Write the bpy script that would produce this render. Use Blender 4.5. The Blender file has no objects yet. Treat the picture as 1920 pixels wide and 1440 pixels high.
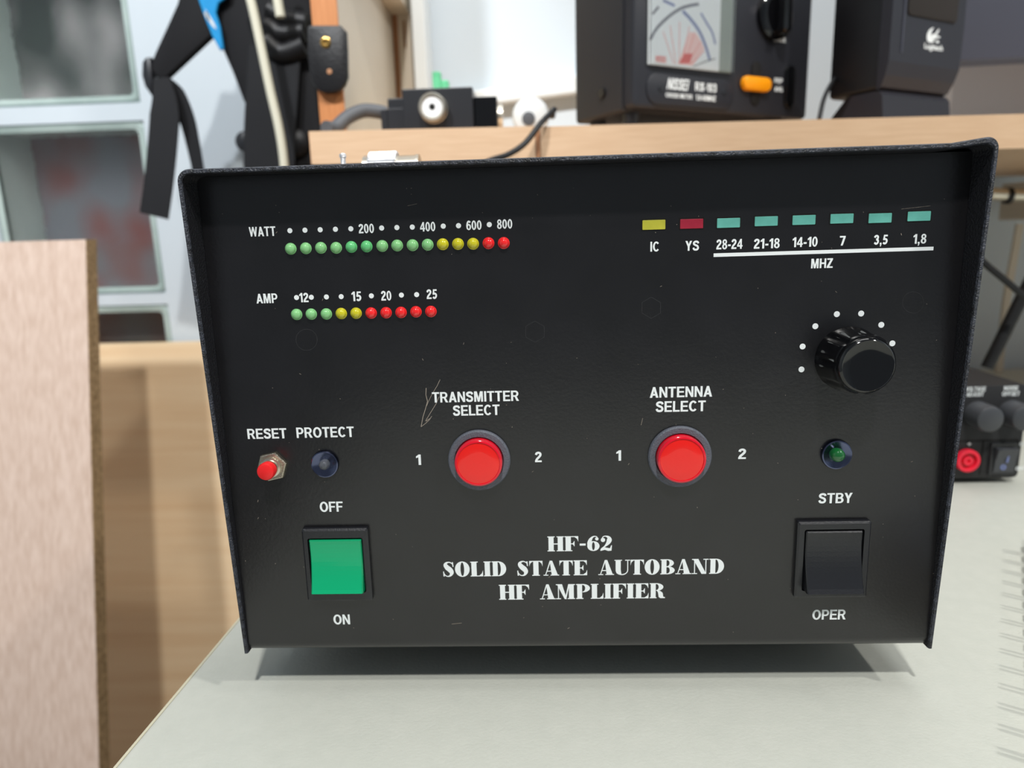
import bpy, bmesh, math, random
from mathutils import Vector, Matrix
random.seed(7)
C = bpy.context.scene.collection
S = bpy.context.scene
PI = math.pi

# ------------------------------------------------------------------ camera
CAM = Vector((-.0143842, -.2383965, .1754652))
YAW, PITCH, ROLL, FPX = .0386593, -.2120699, -.0298995, 1303.25
FW = Vector((-math.sin(YAW)*math.cos(PITCH), math.cos(YAW)*math.cos(PITCH), math.sin(PITCH)))
RT0 = Vector((math.cos(YAW), math.sin(YAW), 0)); UP0 = RT0.cross(FW)
RT = math.cos(ROLL)*RT0 + math.sin(ROLL)*UP0
UP = -math.sin(ROLL)*RT0 + math.cos(ROLL)*UP0
cd = bpy.data.cameras.new('camera'); cam = bpy.data.objects.new('camera', cd); C.objects.link(cam)
m3 = Matrix((RT, UP, -FW)).transposed()
cam.matrix_world = Matrix.Translation(CAM) @ m3.to_4x4()
cd.sensor_fit = 'HORIZONTAL'; cd.sensor_width = 36; cd.lens = FPX/1920*36
cd.clip_start = .01; cd.clip_end = 30
cd.dof.use_dof = True; cd.dof.focus_distance = .243; cd.dof.aperture_fstop = 9.5
S.camera = cam

# ------------------------------------------------------------------ world, lamps, exposure
w = bpy.data.worlds.new('world'); S.world = w; w.use_nodes = True
bg = w.node_tree.nodes['Background']; bg.inputs[0].default_value = (.80, .90, 1.0, 1); bg.inputs[1].default_value = .22
def area(name, loc, aim, size, power, col, sy=None):
    d = bpy.data.lights.new(name, 'AREA'); d.energy = power; d.color = col; d.size = size
    if sy: d.shape = 'RECTANGLE'; d.size_y = sy
    o = bpy.data.objects.new(name, d); C.objects.link(o); o.location = loc
    o.rotation_euler = (Vector(aim)-Vector(loc)).to_track_quat('-Z', 'Y').to_euler(); return o
area('ceiling_lamp_light', (0.03, -.80, 1.45), (0, .15, .1), .07, 19, (1, .985, .95))
area('back_fill_light', (.30, .12, 1.75), (.35, .62, .2), .9, 11.5, (1, .99, .97))  # added soft fill over the shelf, brightens the back wall
area('spot_lamp_light', (1.05, -.55, 1.35), (.05, .05, 0), .07, 11.0, (1, .97, .92))
sd = bpy.data.lights.new('wall_fill_spot', 'SPOT'); sd.energy = 66; sd.color = (.94, .97, 1); sd.spot_size = math.radians(42); sd.spot_blend = .5; sd.shadow_soft_size = .04  # added narrow fill, lifts the left boards and wall without reaching the table
so = bpy.data.objects.new('wall_fill_spot', sd); C.objects.link(so); so.location = (-.55, -.6, 1.2)
so.rotation_euler = (Vector((-.33, .6, .05))-so.location).to_track_quat('-Z', 'Y').to_euler()
S.view_settings.view_transform = 'Standard'; S.view_settings.look = 'None'
S.view_settings.exposure = -0.15; S.view_settings.gamma = 1; S.view_settings.use_curve_mapping = False

# ------------------------------------------------------------------ geometry from the photo's rays
def ray(x, y): return FW + (x-960)/FPX*RT - (y-720)/FPX*UP
def at(x, y, Y):
    d = ray(x, y); return CAM + d*((Y-CAM.y)/d.y)
def atz(x, y, Z):
    d = ray(x, y); return CAM + d*((Z-CAM.z)/d.z)
def frame(O, phi=0, lean=0):
    """local axes: u right, v up the face, w out of the face towards the viewer"""
    X = Vector((math.cos(phi), math.sin(phi), 0))
    N = Vector((math.sin(phi), -math.cos(phi), 0))
    V = (Vector((0, 0, 1)) - N*math.tan(lean)).normalized(); N = X.cross(V)
    m = Matrix((X, V, N)).transposed().to_4x4(); m.translation = O; return m
def uv(M, x, y, w=0.0):
    O = M.translation; N = M.col[2].xyz; d = ray(x, y)
    t = ((O-CAM).dot(N)+w)/d.dot(N); p = M.inverted() @ (CAM + d*t); return p.x, p.y
def span(M, cx, cy, wp, hp):
    a = uv(M, cx-wp/2, cy); b = uv(M, cx+wp/2, cy); c = uv(M, cx, cy-hp/2); d = uv(M, cx, cy+hp/2)
    return b[0]-a[0], c[1]-d[1]

# ------------------------------------------------------------------ materials
def lin(c):
    return tuple((v/255/12.92 if v/255 <= .04045 else ((v/255+.055)/1.055)**2.4) for v in c)+(1,)
def mat(name, col, rough=.5, metal=0, bump=0, bscale=200, var=0, vscale=40, stretch=(1,1,1), col2=None, trans=0, coat=0, ior=1.45, spec=.5, emit=0, detail=5):
    m = bpy.data.materials.new(name); m.use_nodes = True; nt = m.node_tree; b = nt.nodes['Principled BSDF']
    b.inputs['Base Color'].default_value = lin(col); b.inputs['Roughness'].default_value = rough
    b.inputs['Metallic'].default_value = metal; b.inputs['Transmission Weight'].default_value = trans
    b.inputs['Coat Weight'].default_value = coat; b.inputs['IOR'].default_value = ior
    b.inputs['Specular IOR Level'].default_value = spec
    if emit:
        b.inputs['Emission Color'].default_value = lin(col); b.inputs['Emission Strength'].default_value = emit
    tc = nt.nodes.new('ShaderNodeTexCoord'); mp = nt.nodes.new('ShaderNodeMapping')
    mp.inputs['Scale'].default_value = stretch; nt.links.new(tc.outputs['Object'], mp.inputs[0])
    if col2:
        n = nt.nodes.new('ShaderNodeTexNoise'); n.inputs['Scale'].default_value = vscale; n.inputs['Detail'].default_value = detail
        nt.links.new(mp.outputs[0], n.inputs['Vector'])
        r = nt.nodes.new('ShaderNodeValToRGB'); r.color_ramp.elements[0].position = .5-.5*max(var, .05)-.0; r.color_ramp.elements[1].position = .5+.5*max(var, .05)
        r.color_ramp.elements[0].color = lin(col); r.color_ramp.elements[1].color = lin(col2)
        nt.links.new(n.outputs['Fac'], r.inputs[0]); nt.links.new(r.outputs[0], b.inputs['Base Color'])
    if bump:
        n = nt.nodes.new('ShaderNodeTexNoise'); n.inputs['Scale'].default_value = bscale; n.inputs['Detail'].default_value = 3
        nt.links.new(mp.outputs[0], n.inputs['Vector'])
        bp = nt.nodes.new('ShaderNodeBump'); bp.inputs['Strength'].default_value = bump; bp.inputs['Distance'].default_value = .001
        nt.links.new(n.outputs['Fac'], bp.inputs['Height']); nt.links.new(bp.outputs[0], b.inputs['Normal'])
    return m
M_ = {}
def mk(k, *a, **kw): M_[k] = mat(k, *a, **kw); return M_[k]
mk('panel_black', (15, 14, 16), .30, bump=.06, bscale=900, spec=.85, col2=(24, 23, 26), var=.6, vscale=60)
mk('case_black', (20, 20, 25), .5, bump=.5, bscale=1300, spec=.45)
mk('print_white', (246, 251, 252), .6)
mk('print_grey', (60, 60, 62), .6); mk('scratch', (170, 158, 145), .7); mk('rim_worn', (66, 70, 82), .35, bump=.8, bscale=1600, spec=.7, col2=(26, 27, 33), var=.35, vscale=500)
mk('plastic_black', (24, 25, 30), .34, bump=.1, bscale=1500, spec=.8)
mk('ring_black', (96, 100, 110), .42, bump=.4, bscale=1800)
mk('gloss_black', (9, 9, 11), .09, coat=.5)
mk('red_cap', (246, 28, 20), .18, coat=.6, bump=.05, bscale=3000)
mk('red_side', (226, 12, 40), .15, coat=.6)
mk('red_plastic', (240, 38, 40), .35)
mk('green_cap', (0, 172, 116), .3, coat=.3)
mk('green_side', (0, 150, 98), .2, coat=.5)
for k, c in dict(led_green=(140, 208, 138), led_green_deep=(105, 205, 130), led_yellow=(210, 202, 40), led_red=(250, 42, 44)).items():
    mk(k, c, .15, coat=.6)
mk('lens_clear', (170, 175, 182), .05, trans=.8); mk('lens_green', (20, 96, 44), .06, coat=.8)
mk('window_teal', (112, 196, 182), .5, col2=(98, 178, 165), var=.6, vscale=300)
mk('window_yellow', (208, 204, 66), .5, col2=(188, 184, 60), var=.6, vscale=300)
mk('window_crimson', (178, 36, 62), .5, col2=(160, 28, 54), var=.6, vscale=300)
mk('dark_chrome', (94, 100, 126), .2, metal=1)
mk('nickel', (228, 220, 204), .3, metal=1); mk('nickel_soft', (190, 182, 165), .35, metal=1, bump=.3, bscale=1500)
mk('chrome', (246, 246, 248), .38, metal=1, bump=.6, bscale=1200); mk('brass', (200, 160, 90), .25, metal=1)
mk('teflon', (235, 238, 240), .4)
mk('hole_dark', (12, 10, 8), .8)
mk('table_laminate', (201, 203, 194), .42, bump=.15, bscale=700, col2=(192, 195, 186), var=.8, vscale=150)
mk('table_edge', (206, 200, 176), .5)
mk('wall_white', (210, 219, 226), .75, bump=.2, bscale=120, col2=(204, 214, 221), var=.7, vscale=8)
mk('mortar', (228, 230, 226), .8, bump=.3, bscale=200)
mk('floor_tile', (150, 140, 128), .5, col2=(135, 125, 112), var=.7, vscale=6)
mk('shelf_wood', (224, 190, 156), .5, col2=(210, 173, 138), var=.5, vscale=30, stretch=(1, 8, 14), bump=.1, bscale=200)
mk('shelf_edge_dark', (176, 128, 92), .5, col2=(160, 114, 80), var=.5, vscale=60)
mk('orange_wood', (206, 138, 86), .45, col2=(188, 120, 70), var=.5, vscale=40, stretch=(8, 8, 1))
mk('board_pink', (218, 195, 180), .5, col2=(198, 172, 155), var=.4, vscale=20, stretch=(14, 14, .25))
mk('chipboard', (188, 160, 122), .85, col2=(112, 90, 60), var=.5, vscale=220, bump=.6, bscale=400)
mk('board_beige', (248, 222, 184), .5, col2=(234, 200, 158), var=.6, vscale=6, stretch=(.8, 8, 14), bump=.06, bscale=100)
mk('cream_panel', (214, 204, 188), .55, col2=(206, 194, 176), var=.6, vscale=12)
mk('brown_panel', (168, 122, 80), .55, col2=(150, 104, 66), var=.6, vscale=20, stretch=(8, 8, 1))
mk('block_glass', (245, 250, 248), .02, trans=1.0, bump=1.0, bscale=22, ior=1.45)
mk('block_edge_glass', (196, 212, 207), .15, coat=.5, col2=(150, 168, 163), var=.5, vscale=14)
mk('block_inner', (238, 246, 243), .4, col2=(200, 210, 208), var=.6, vscale=10, stretch=(1, 1, .5))
mk('block_back', (70, 76, 74), .3, col2=(210, 200, 202), var=.24, vscale=12, stretch=(1, 1, .7), detail=1.5)  # blurred view and reflections in the glass, painted as noise on the back panes
mk('block_back_brown', (150, 148, 158), .3, col2=(160, 84, 76), var=.25, vscale=11, detail=1.5)
mk('webbing', (15, 16, 21), .75, bump=.5, bscale=900); mk('pad_fabric', (11, 11, 16), .8, bump=.4, bscale=500)
mk('blue_fabric', (0, 150, 214), .6, bump=.3, bscale=700, col2=(0, 136, 200), var=.6, vscale=60)
mk('white_cable', (222, 218, 198), .5, bump=.1, bscale=60); mk('black_cable', (22, 22, 24), .45)
mk('grey_cable', (84, 86, 90), .5)
mk('leather', (16, 15, 18), .45, bump=.3, bscale=500)
mk('meter_case', (42, 41, 43), .5, bump=.3, bscale=900); mk('meter_face', (40, 41, 47), .42, bump=.15, bscale=800)
mk('dial_paper', (240, 244, 246), .6); mk('dial_pink', (246, 208, 204), .6); mk('dial_red', (232, 110, 104), .6)
mk('dial_blue', (120, 132, 178), .6); mk('dial_grey', (120, 120, 132), .6); mk('dial_side', (150, 158, 150), .4)
mk('clear_glass', (250, 252, 252), .02, trans=1, ior=1.45)
mk('orange_button', (255, 160, 10), .35)
mk('speaker_black', (15, 15, 19), .45, bump=.2, bscale=900); mk('speaker_front', (42, 42, 49), .4, bump=.15, bscale=900)
mk('grille_cloth', (50, 46, 44), .9, bump=1, bscale=1600)
mk('monitor_plastic', (78, 80, 92), .4, bump=.15, bscale=900)
mk('green_plug', (96, 192, 142), .45); mk('white_plastic', (226, 230, 230), .4)
mk('psu_black', (34, 34, 36), .5, bump=.3, bscale=900); mk('psu_knob', (70, 72, 76), .35, bump=.1, bscale=600)
mk('jack_red', (245, 40, 66), .35); mk('jack_red_dark', (190, 14, 36), .4)
mk('page_white', (225, 225, 222), .7); mk('cover_grey', (120, 124, 130), .5); mk('shade_grey', (200, 194, 192), .6)

# ------------------------------------------------------------------ object helpers
OFF = {}
def thing(name, label, cat, loc, group=None):
    o = bpy.data.objects.new(name, None); C.objects.link(o); o.location = loc; o.empty_display_size = .01
    o['label'] = label; o['category'] = cat
    if group: o['group'] = group
    OFF[o.name] = Vector(loc); return o
def obj(name, bm, m, parent=None, smooth=False, M=None, label=None):
    """bm is in world coordinates (after M); becomes one mesh, origin at its thing's base"""
    if M is not None: bm.transform(M)
    if parent is not None: off = OFF[parent.name]
    else:
        xs = [v.co for v in bm.verts]
        off = Vector(((min(v.x for v in xs)+max(v.x for v in xs))/2, (min(v.y for v in xs)+max(v.y for v in xs))/2, min(v.z for v in xs)))
    bm.transform(Matrix.Translation(-off))
    bmesh.ops.recalc_face_normals(bm, faces=bm.faces)
    me = bpy.data.meshes.new(name); bm.to_mesh(me); bm.free()
    ms = m if isinstance(m, (list, tuple)) else [m]
    for k in ms: me.materials.append(M_[k])
    if smooth:
        for p in me.polygons: p.use_smooth = True
        try: me.set_sharp_from_angle(angle=math.radians(38))
        except Exception: pass
    o = bpy.data.objects.new(name, me); C.objects.link(o)
    if parent is not None: o.parent = parent
    else: o.location = off
    OFF[o.name] = off
    if label: o['label'] = label
    return o
def tag(o, label, cat, group=None, kind=None):
    o['label'] = label; o['category'] = cat
    if group: o['group'] = group
    if kind: o['kind'] = kind
    return o
def struct(name, bm, m, **k):
    o = obj(name, bm, m, **k); o['kind'] = 'structure'; return o
def nb(): return bmesh.new()
def box(bm, x0, x1, y0, y1, z0, z1, bev=0, mi=0, seg=2):
    t = bmesh.new()
    v = [t.verts.new((x, y, z)) for x in (x0, x1) for y in (y0, y1) for z in (z0, z1)]
    for f in ((0,1,3,2),(4,6,7,5),(0,4,5,1),(2,3,7,6),(0,2,6,4),(1,5,7,3)): t.faces.new([v[i] for i in f])
    bmesh.ops.recalc_face_normals(t, faces=t.faces)
    if bev: bmesh.ops.bevel(t, geom=t.edges[:], offset=bev, segments=seg, profile=.5, affect='EDGES')
    merge(bm, t, mi); return bm
def merge(bm, t, mi=0):
    vm = {}
    for v in t.verts: vm[v] = bm.verts.new(v.co)
    for f in t.faces:
        try:
            g = bm.faces.new([vm[v] for v in f.verts]); g.material_index = mi
        except ValueError: pass
    t.free()
def prism(bm, pts, z0, z1, bev=0, mi=0, both=False):
    """polygon in (u,v) extruded along w from z0 to z1, front edge chamfered by bev"""
    n = len(pts); A = sum(pts[i][0]*pts[(i+1)%n][1]-pts[(i+1)%n][0]*pts[i][1] for i in range(n))
    if A < 0: pts = pts[::-1]
    def inset(d):
        out = []
        for i in range(n):
            p, q, r = Vector(pts[i-1]), Vector(pts[i]), Vector(pts[(i+1)%n])
            a = (q-p); b = (r-q)
            a = a.normalized() if a.length > 1e-12 else b.normalized(); b = b.normalized() if b.length > 1e-12 else a
            na = Vector((-a.y, a.x)); nb_ = Vector((-b.y, b.x)); s = na+nb_
            if s.length < 1e-6: s = na
            s.normalize(); k = d/max(.35, s.dot(na)); out.append(q+s*k)
        return out
    loops = []
    if both and bev: loops += [(inset(bev), z0), (inset(bev*.3), z0+bev*.3*(1 if z1 > z0 else -1)), (pts, z0+bev*(1 if z1 > z0 else -1))]
    else: loops.append((pts, z0))
    if bev:
        s = 1 if z1 > z0 else -1
        loops += [(pts, z1-bev*s), (inset(bev*.3), z1-bev*.3*s), (inset(bev), z1)]
    else: loops.append((pts, z1))
    L = [[bm.verts.new((p[0], p[1], z)) for p in P] for P, z in loops]
    for a, b in zip(L, L[1:]):
        for i in range(n):
            f = bm.faces.new((a[i], a[(i+1)%n], b[(i+1)%n], b[i])); f.material_index = mi
    for l, r in ((L[0], True), (L[-1], False)):
        f = bm.faces.new(l[::-1] if r else l); f.material_index = mi
    return bm
def rrect(cx, cy, w, h, r, n=5):
    P = []
    for sx, sy, a0 in ((1,1,0),(-1,1,90),(-1,-1,180),(1,-1,270)):
        for k in range(n+1):
            a = math.radians(a0+90*k/n); P.append((cx+sx*(w/2-r)+r*math.cos(a), cy+sy*(h/2-r)+r*math.sin(a)))
    return P
def ell(cx, cy, rx, ry=None, n=40, a0=0, a1=360):
    ry = rx if ry is None else ry; full = abs(a1-a0-360) < 1e-6
    k = n if full else n+1
    return [(cx+rx*math.cos(math.radians(a0+(a1-a0)*i/n)), cy+ry*math.sin(math.radians(a0+(a1-a0)*i/n))) for i in range(k)]
def lathe(bm, prof, cx=0, cy=0, seg=40, mod=None, mi=0, cap=True):
    rings = []
    for r, z in prof:
        rings.append([bm.verts.new((cx+(r*(mod(a, z) if mod else 1))*math.cos(a), cy+(r*(mod(a, z) if mod else 1))*math.sin(a), z)) for a in [2*PI*i/seg for i in range(seg)]])
    for a, b in zip(rings, rings[1:]):
        for i in range(seg):
            f = bm.faces.new((a[i], a[(i+1)%seg], b[(i+1)%seg], b[i])); f.material_index = mi
    if cap:
        for l in (rings[0][::-1], rings[-1]):
            f = bm.faces.new(l); f.material_index = mi
    return bm
def smoothpath(pts, n=8):
    P = [Vector(p) for p in pts]; P = [2*P[0]-P[1]]+P+[2*P[-1]-P[-2]]; out = []
    for i in range(1, len(P)-2):
        for k in range(n):
            t = k/n; a, b, c, d = P[i-1:i+3]
            out.append(.5*((2*b)+(c-a)*t+(2*a-5*b+4*c-d)*t*t+(3*b-a-3*c+d)*t**3))
    out.append(P[-2]); return out
def tube(bm, pts, r, seg=12, smooth=True, mi=0):
    P = smoothpath(pts) if smooth else [Vector(p) for p in pts]
    rings = []; up = Vector((.13, .31, .94)); N = None
    for i, p in enumerate(P):
        t = (P[min(i+1, len(P)-1)]-P[max(i-1, 0)]).normalized()
        if N is None: N = (up-t*up.dot(t)).normalized()
        else: N = (N-t*N.dot(t)).normalized()
        B = t.cross(N); rr = r(i/(len(P)-1)) if callable(r) else r
        rings.append([bm.verts.new(p+rr*(math.cos(a)*N+math.sin(a)*B)) for a in [2*PI*k/seg for k in range(seg)]])
    for a, b in zip(rings, rings[1:]):
        for k in range(seg):
            f = bm.faces.new((a[k], a[(k+1)%seg], b[(k+1)%seg], b[k])); f.material_index = mi
    f = bm.faces.new(rings[0][::-1]); f.material_index = mi; f = bm.faces.new(rings[-1]); f.material_index = mi
    return bm
def ribbon(bm, pts, wid, th, n=8):
    """strap: pts = (x,y,z) centre path; width vector lies in the xz plane across the path, thickness along y"""
    P = smoothpath(pts, n); W = wid if callable(wid) else (lambda t: wid); R = []
    for i, p in enumerate(P):
        t = P[min(i+1, len(P)-1)]-P[max(i-1, 0)]; t.y = 0; t.normalize(); s = Vector((t.z, 0, -t.x)); h = W(i/(len(P)-1))/2
        R.append([bm.verts.new(p+s*h*a+Vector((0, b*th/2, 0))) for a, b in ((-1,-.6),(-.94,-1),(.94,-1),(1,-.6),(1,.6),(.94,1),(-.94,1),(-1,.6))])
    for a, b in zip(R, R[1:]):
        for k in range(8): bm.faces.new((a[k], a[(k+1)%8], b[(k+1)%8], b[k]))
    bm.faces.new(R[0][::-1]); bm.faces.new(R[-1]); return bm

# lettering: sans from the built-in font, fat-face serif drawn below
def plain_sans(bm, s, cx, cy, w, h, z0=0, z1=.00008, bold=.035, shear=0, mi=0):
    cu = bpy.data.curves.new('t', 'FONT'); cu.body = s; cu.size = 1; cu.offset = bold; cu.resolution_u = 3; cu.shear = shear; cu.fill_mode = 'FRONT'
    o = bpy.data.objects.new('t', cu); C.objects.link(o)
    dg = bpy.context.evaluated_depsgraph_get(); me = bpy.data.meshes.new_from_object(o.evaluated_get(dg))
    bpy.data.objects.remove(o); bpy.data.curves.remove(cu)
    xs = [v.co.x for v in me.vertices]; 
    x0, x1 = min(xs), max(xs); y0, y1 = -bold, .729+bold
    base = 0
    ys = [v.co.y for v in me.vertices]
    y1 = max(ys); y0 = min(ys) if ',' not in s else -bold
    t = bmesh.new(); t.from_mesh(me); bpy.data.meshes.remove(me)
    for v in t.verts: v.co = Vector((cx+((v.co.x-x0)/(x1-x0)-.5)*w, cy+((v.co.y-y0)/(y1-y0)-.5)*h, z1))
    merge(bm, t, mi); return bm
def S_(pts, n=6):
    """variable width stroke: (x, y, halfwidth, angle of the pen or None)"""
    P = smoothpath([Vector((p[0], p[1], p[2])) for p in pts], n); L = []; Rr = []
    for i, p in enumerate(P):
        t = P[min(i+1, len(P)-1)]-P[max(i-1, 0)]; t = Vector((t.x, t.y)).normalized(); nrm = Vector((-t.y, t.x))
        L.append((p.x+nrm.x*p.z, p.y+nrm.y*p.z)); Rr.append((p.x-nrm.x*p.z, p.y-nrm.y*p.z))
    return ('strip', L, Rr)
def ring(cx, cy, rx, ry, ix, iy, a0=0, a1=360, icx=None, n=32):
    icx = cx if icx is None else icx
    o = [(cx+rx*math.cos(math.radians(a0+(a1-a0)*i/n)), cy+ry*math.sin(math.radians(a0+(a1-a0)*i/n))) for i in range(n+1)]
    i_ = [(icx+ix*math.cos(math.radians(a0+(a1-a0)*i/n)), cy+iy*math.sin(math.radians(a0+(a1-a0)*i/n))) for i in range(n+1)]
    return ('strip', o, i_)
def Rc(x0, y0, x1, y1): return ('poly', [(x0,y0),(x1,y0),(x1,y1),(x0,y1)])
def Pl(*p): return ('poly', list(p))
h_ = .06
def stem(x, w=.34, s=.07, y0=0, y1=1): return [Rc(x, y0, x+w, y1), Rc(x-s, y0, x+w+s, y0+h_), Rc(x-s, y1-h_, x+w+s, y1)]
G = {
 'H': (1.06, stem(.07, .33)+stem(.66, .33)+[Rc(.3, .46, .7, .53)]),
 'F': (.90, [Rc(.07, 0, .41, 1), Rc(0, 0, .50, h_), Rc(0, 1-h_, .88, 1), Pl((.56, 1), (.88, 1), (.88, .62), (.80, .82)), Rc(.4, .46, .62, .52), Pl((.50, .49), (.64, .30), (.64, .70))]),
 '-': (.46, [Rc(.04, .36, .42, .50)]),
 '6': (.82, [ring(.42, .32, .39, .33, .09, .27), S_([(.16,.40,.13),(.17,.56,.13),(.24,.76,.10),(.38,.93,.05),(.54,.97,.03),(.66,.93,.03)]), ('poly', ell(.64,.80,.11,.11,16))]),
 '2': (.80, [('poly', ell(.18,.72,.14,.14,16)), S_([(.10,.80,.03),(.22,.95,.03),(.38,.97,.04),(.54,.88,.10),(.58,.72,.16),(.50,.52,.12),(.30,.30,.05),(.06,.12,.03)]), Pl((0,0),(.04,.14),(.2,.26),(.42,.2),(.62,.16),(.70,.36),(.75,.36),(.72,.0),(.5,-.02),(.3,.06),(.08,0))]),
 'S': (.78, [S_([(.70,.74,.02),(.62,.88,.03),(.46,.97,.035),(.28,.94,.06),(.20,.80,.13),(.30,.62,.16),(.48,.46,.17),(.58,.28,.14),(.50,.09,.07),(.34,.025,.035),(.18,.08,.03),(.06,.26,.02)]), Pl((.62,.98),(.70,.98),(.72,.66),(.66,.66)), Pl((.04,.02),(.12,.02),(.08,.36),(.02,.36))]),
 'O': (.98, [ring(.48, .5, .48, .52, .12, .46)]),
 'L': (.84, [Rc(.07, 0, .41, 1), Rc(0, 1-h_, .50, 1), Rc(0, 0, .82, h_), Pl((.50, 0), (.82, 0), (.82, .42), (.74, .2))]),
 'I': (.50, stem(.07, .34)),
 'D': (.96, [Rc(.07, 0, .39, 1), Rc(0, 0, .45, h_), Rc(0, 1-h_, .45, 1), ring(.42, .5, .52, .5, .17, .44, -90, 90)]),
 'T': (.88, [Rc(.26, 0, .60, 1), Rc(.18, 0, .68, h_), Rc(0, 1-h_, .86, 1), Pl((0, 1), (.26, 1), (.06, .82), (0, .62)), Pl((.86, 1), (.60, 1), (.80, .82), (.86, .62))]),
 'A': (1.02, [Pl((.42, 1), (.58, 1), (.94, .03), (.54, .03)), Pl((.42, 1), (.50, 1), (.17, .03), (.11, .03)), Rc(.25, .27, .6, .33), Rc(0, 0, .32, h_), Rc(.46, 0, 1.02, h_)]),
 'U': (1.0, [Rc(.07, .3, .40, 1), Rc(0, 1-h_, .48, 1), Rc(.82, .3, .88, 1), Rc(.68, 1-h_, 1.0, 1), ring(.475, .32, .405, .34, .345, .27, 180, 360, .475), Pl((.07,.32),(.40,.32),(.44,.06),(.26,.02),(.12,.12))]),
 'E': (.92, [Rc(.07, 0, .41, 1), Rc(0, 0, .88, h_), Rc(0, 1-h_, .86, 1), Pl((.56, 1), (.86, 1), (.86, .66), (.78, .84)), Pl((.54, 0), (.88, 0), (.88, .38), (.80, .18)), Rc(.4, .46, .62, .52), Pl((.50, .49), (.64, .30), (.64, .70))]),
 'B': (.94, [Rc(.07, 0, .39, 1), Rc(0, 0, .45, h_), Rc(0, 1-h_, .45, 1), ring(.44, .745, .42, .255, .14, .2, -90, 90), ring(.44, .265, .48, .265, .16, .21, -90, 90), Rc(.39,.47,.46,.54)]),
 'N': (1.08, [Rc(.14, .0, .20, 1), Rc(.86, 0, .92, 1), Pl((.06, 1), (.40, 1), (.92, 0), (.62, 0)), Rc(0, 0, .34, h_), Rc(0, 1-h_, .3, 1), Rc(.72, 1-h_, 1.06, 1)]),
 'M': (1.28, [Rc(.13, 0, .19, 1), Pl((.06, 1), (.40, 1), (.70, 0), (.56, 0)), Pl((.58, 0), (.66, 0), (.90, 1), (.80, 1)), Rc(.84, 0, 1.16, 1), Rc(0, 0, .32, h_), Rc(0, 1-h_, .3, 1), Rc(.76, 0, 1.24, h_), Rc(.84, 1-h_, 1.24, 1)]),
 'P': (.92, [Rc(.07, 0, .39, 1), Rc(0, 0, .47, h_), Rc(0, 1-h_, .45, 1), ring(.42, .72, .48, .28, .17, .22, -90, 90)]),
 'R': (1.02, [Rc(.07, 0, .39, 1), Rc(0, 0, .45, h_), Rc(0, 1-h_, .45, 1), ring(.42, .745, .46, .255, .16, .2, -90, 90), Pl((.46,.5),(.66,.5),(.84,.36),(.88,.1),(1.0,.06),(.98,0),(.70,0),(.58,.08),(.54,.38))]),
 ' ': (.62, [])}
def serif(bm, s, cx, cy, w, h, z=.00008):
    X = 0; V = []
    for ch in s:
        adv, sh = G[ch]
        for k, *d in sh: V.append((X, k, d))
        X += adv+.03
    X -= .03; k0 = 0
    for X0, k, d in V:
        k0 += 1; zz = z+k0*2e-7
        f = lambda p: bm.verts.new((cx+((p[0]+X0)/X-.5)*w, cy+(p[1]-.5)*h, zz))
        if k == 'poly': bm.faces.new([f(p) for p in d[0]])
        else:
            a = [f(p) for p in d[0]]; b = [f(p) for p in d[1]]
            for i in range(len(a)-1):
                bm.faces.new((a[i], a[i+1], b[i+1], b[i]))
    return bm

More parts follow.
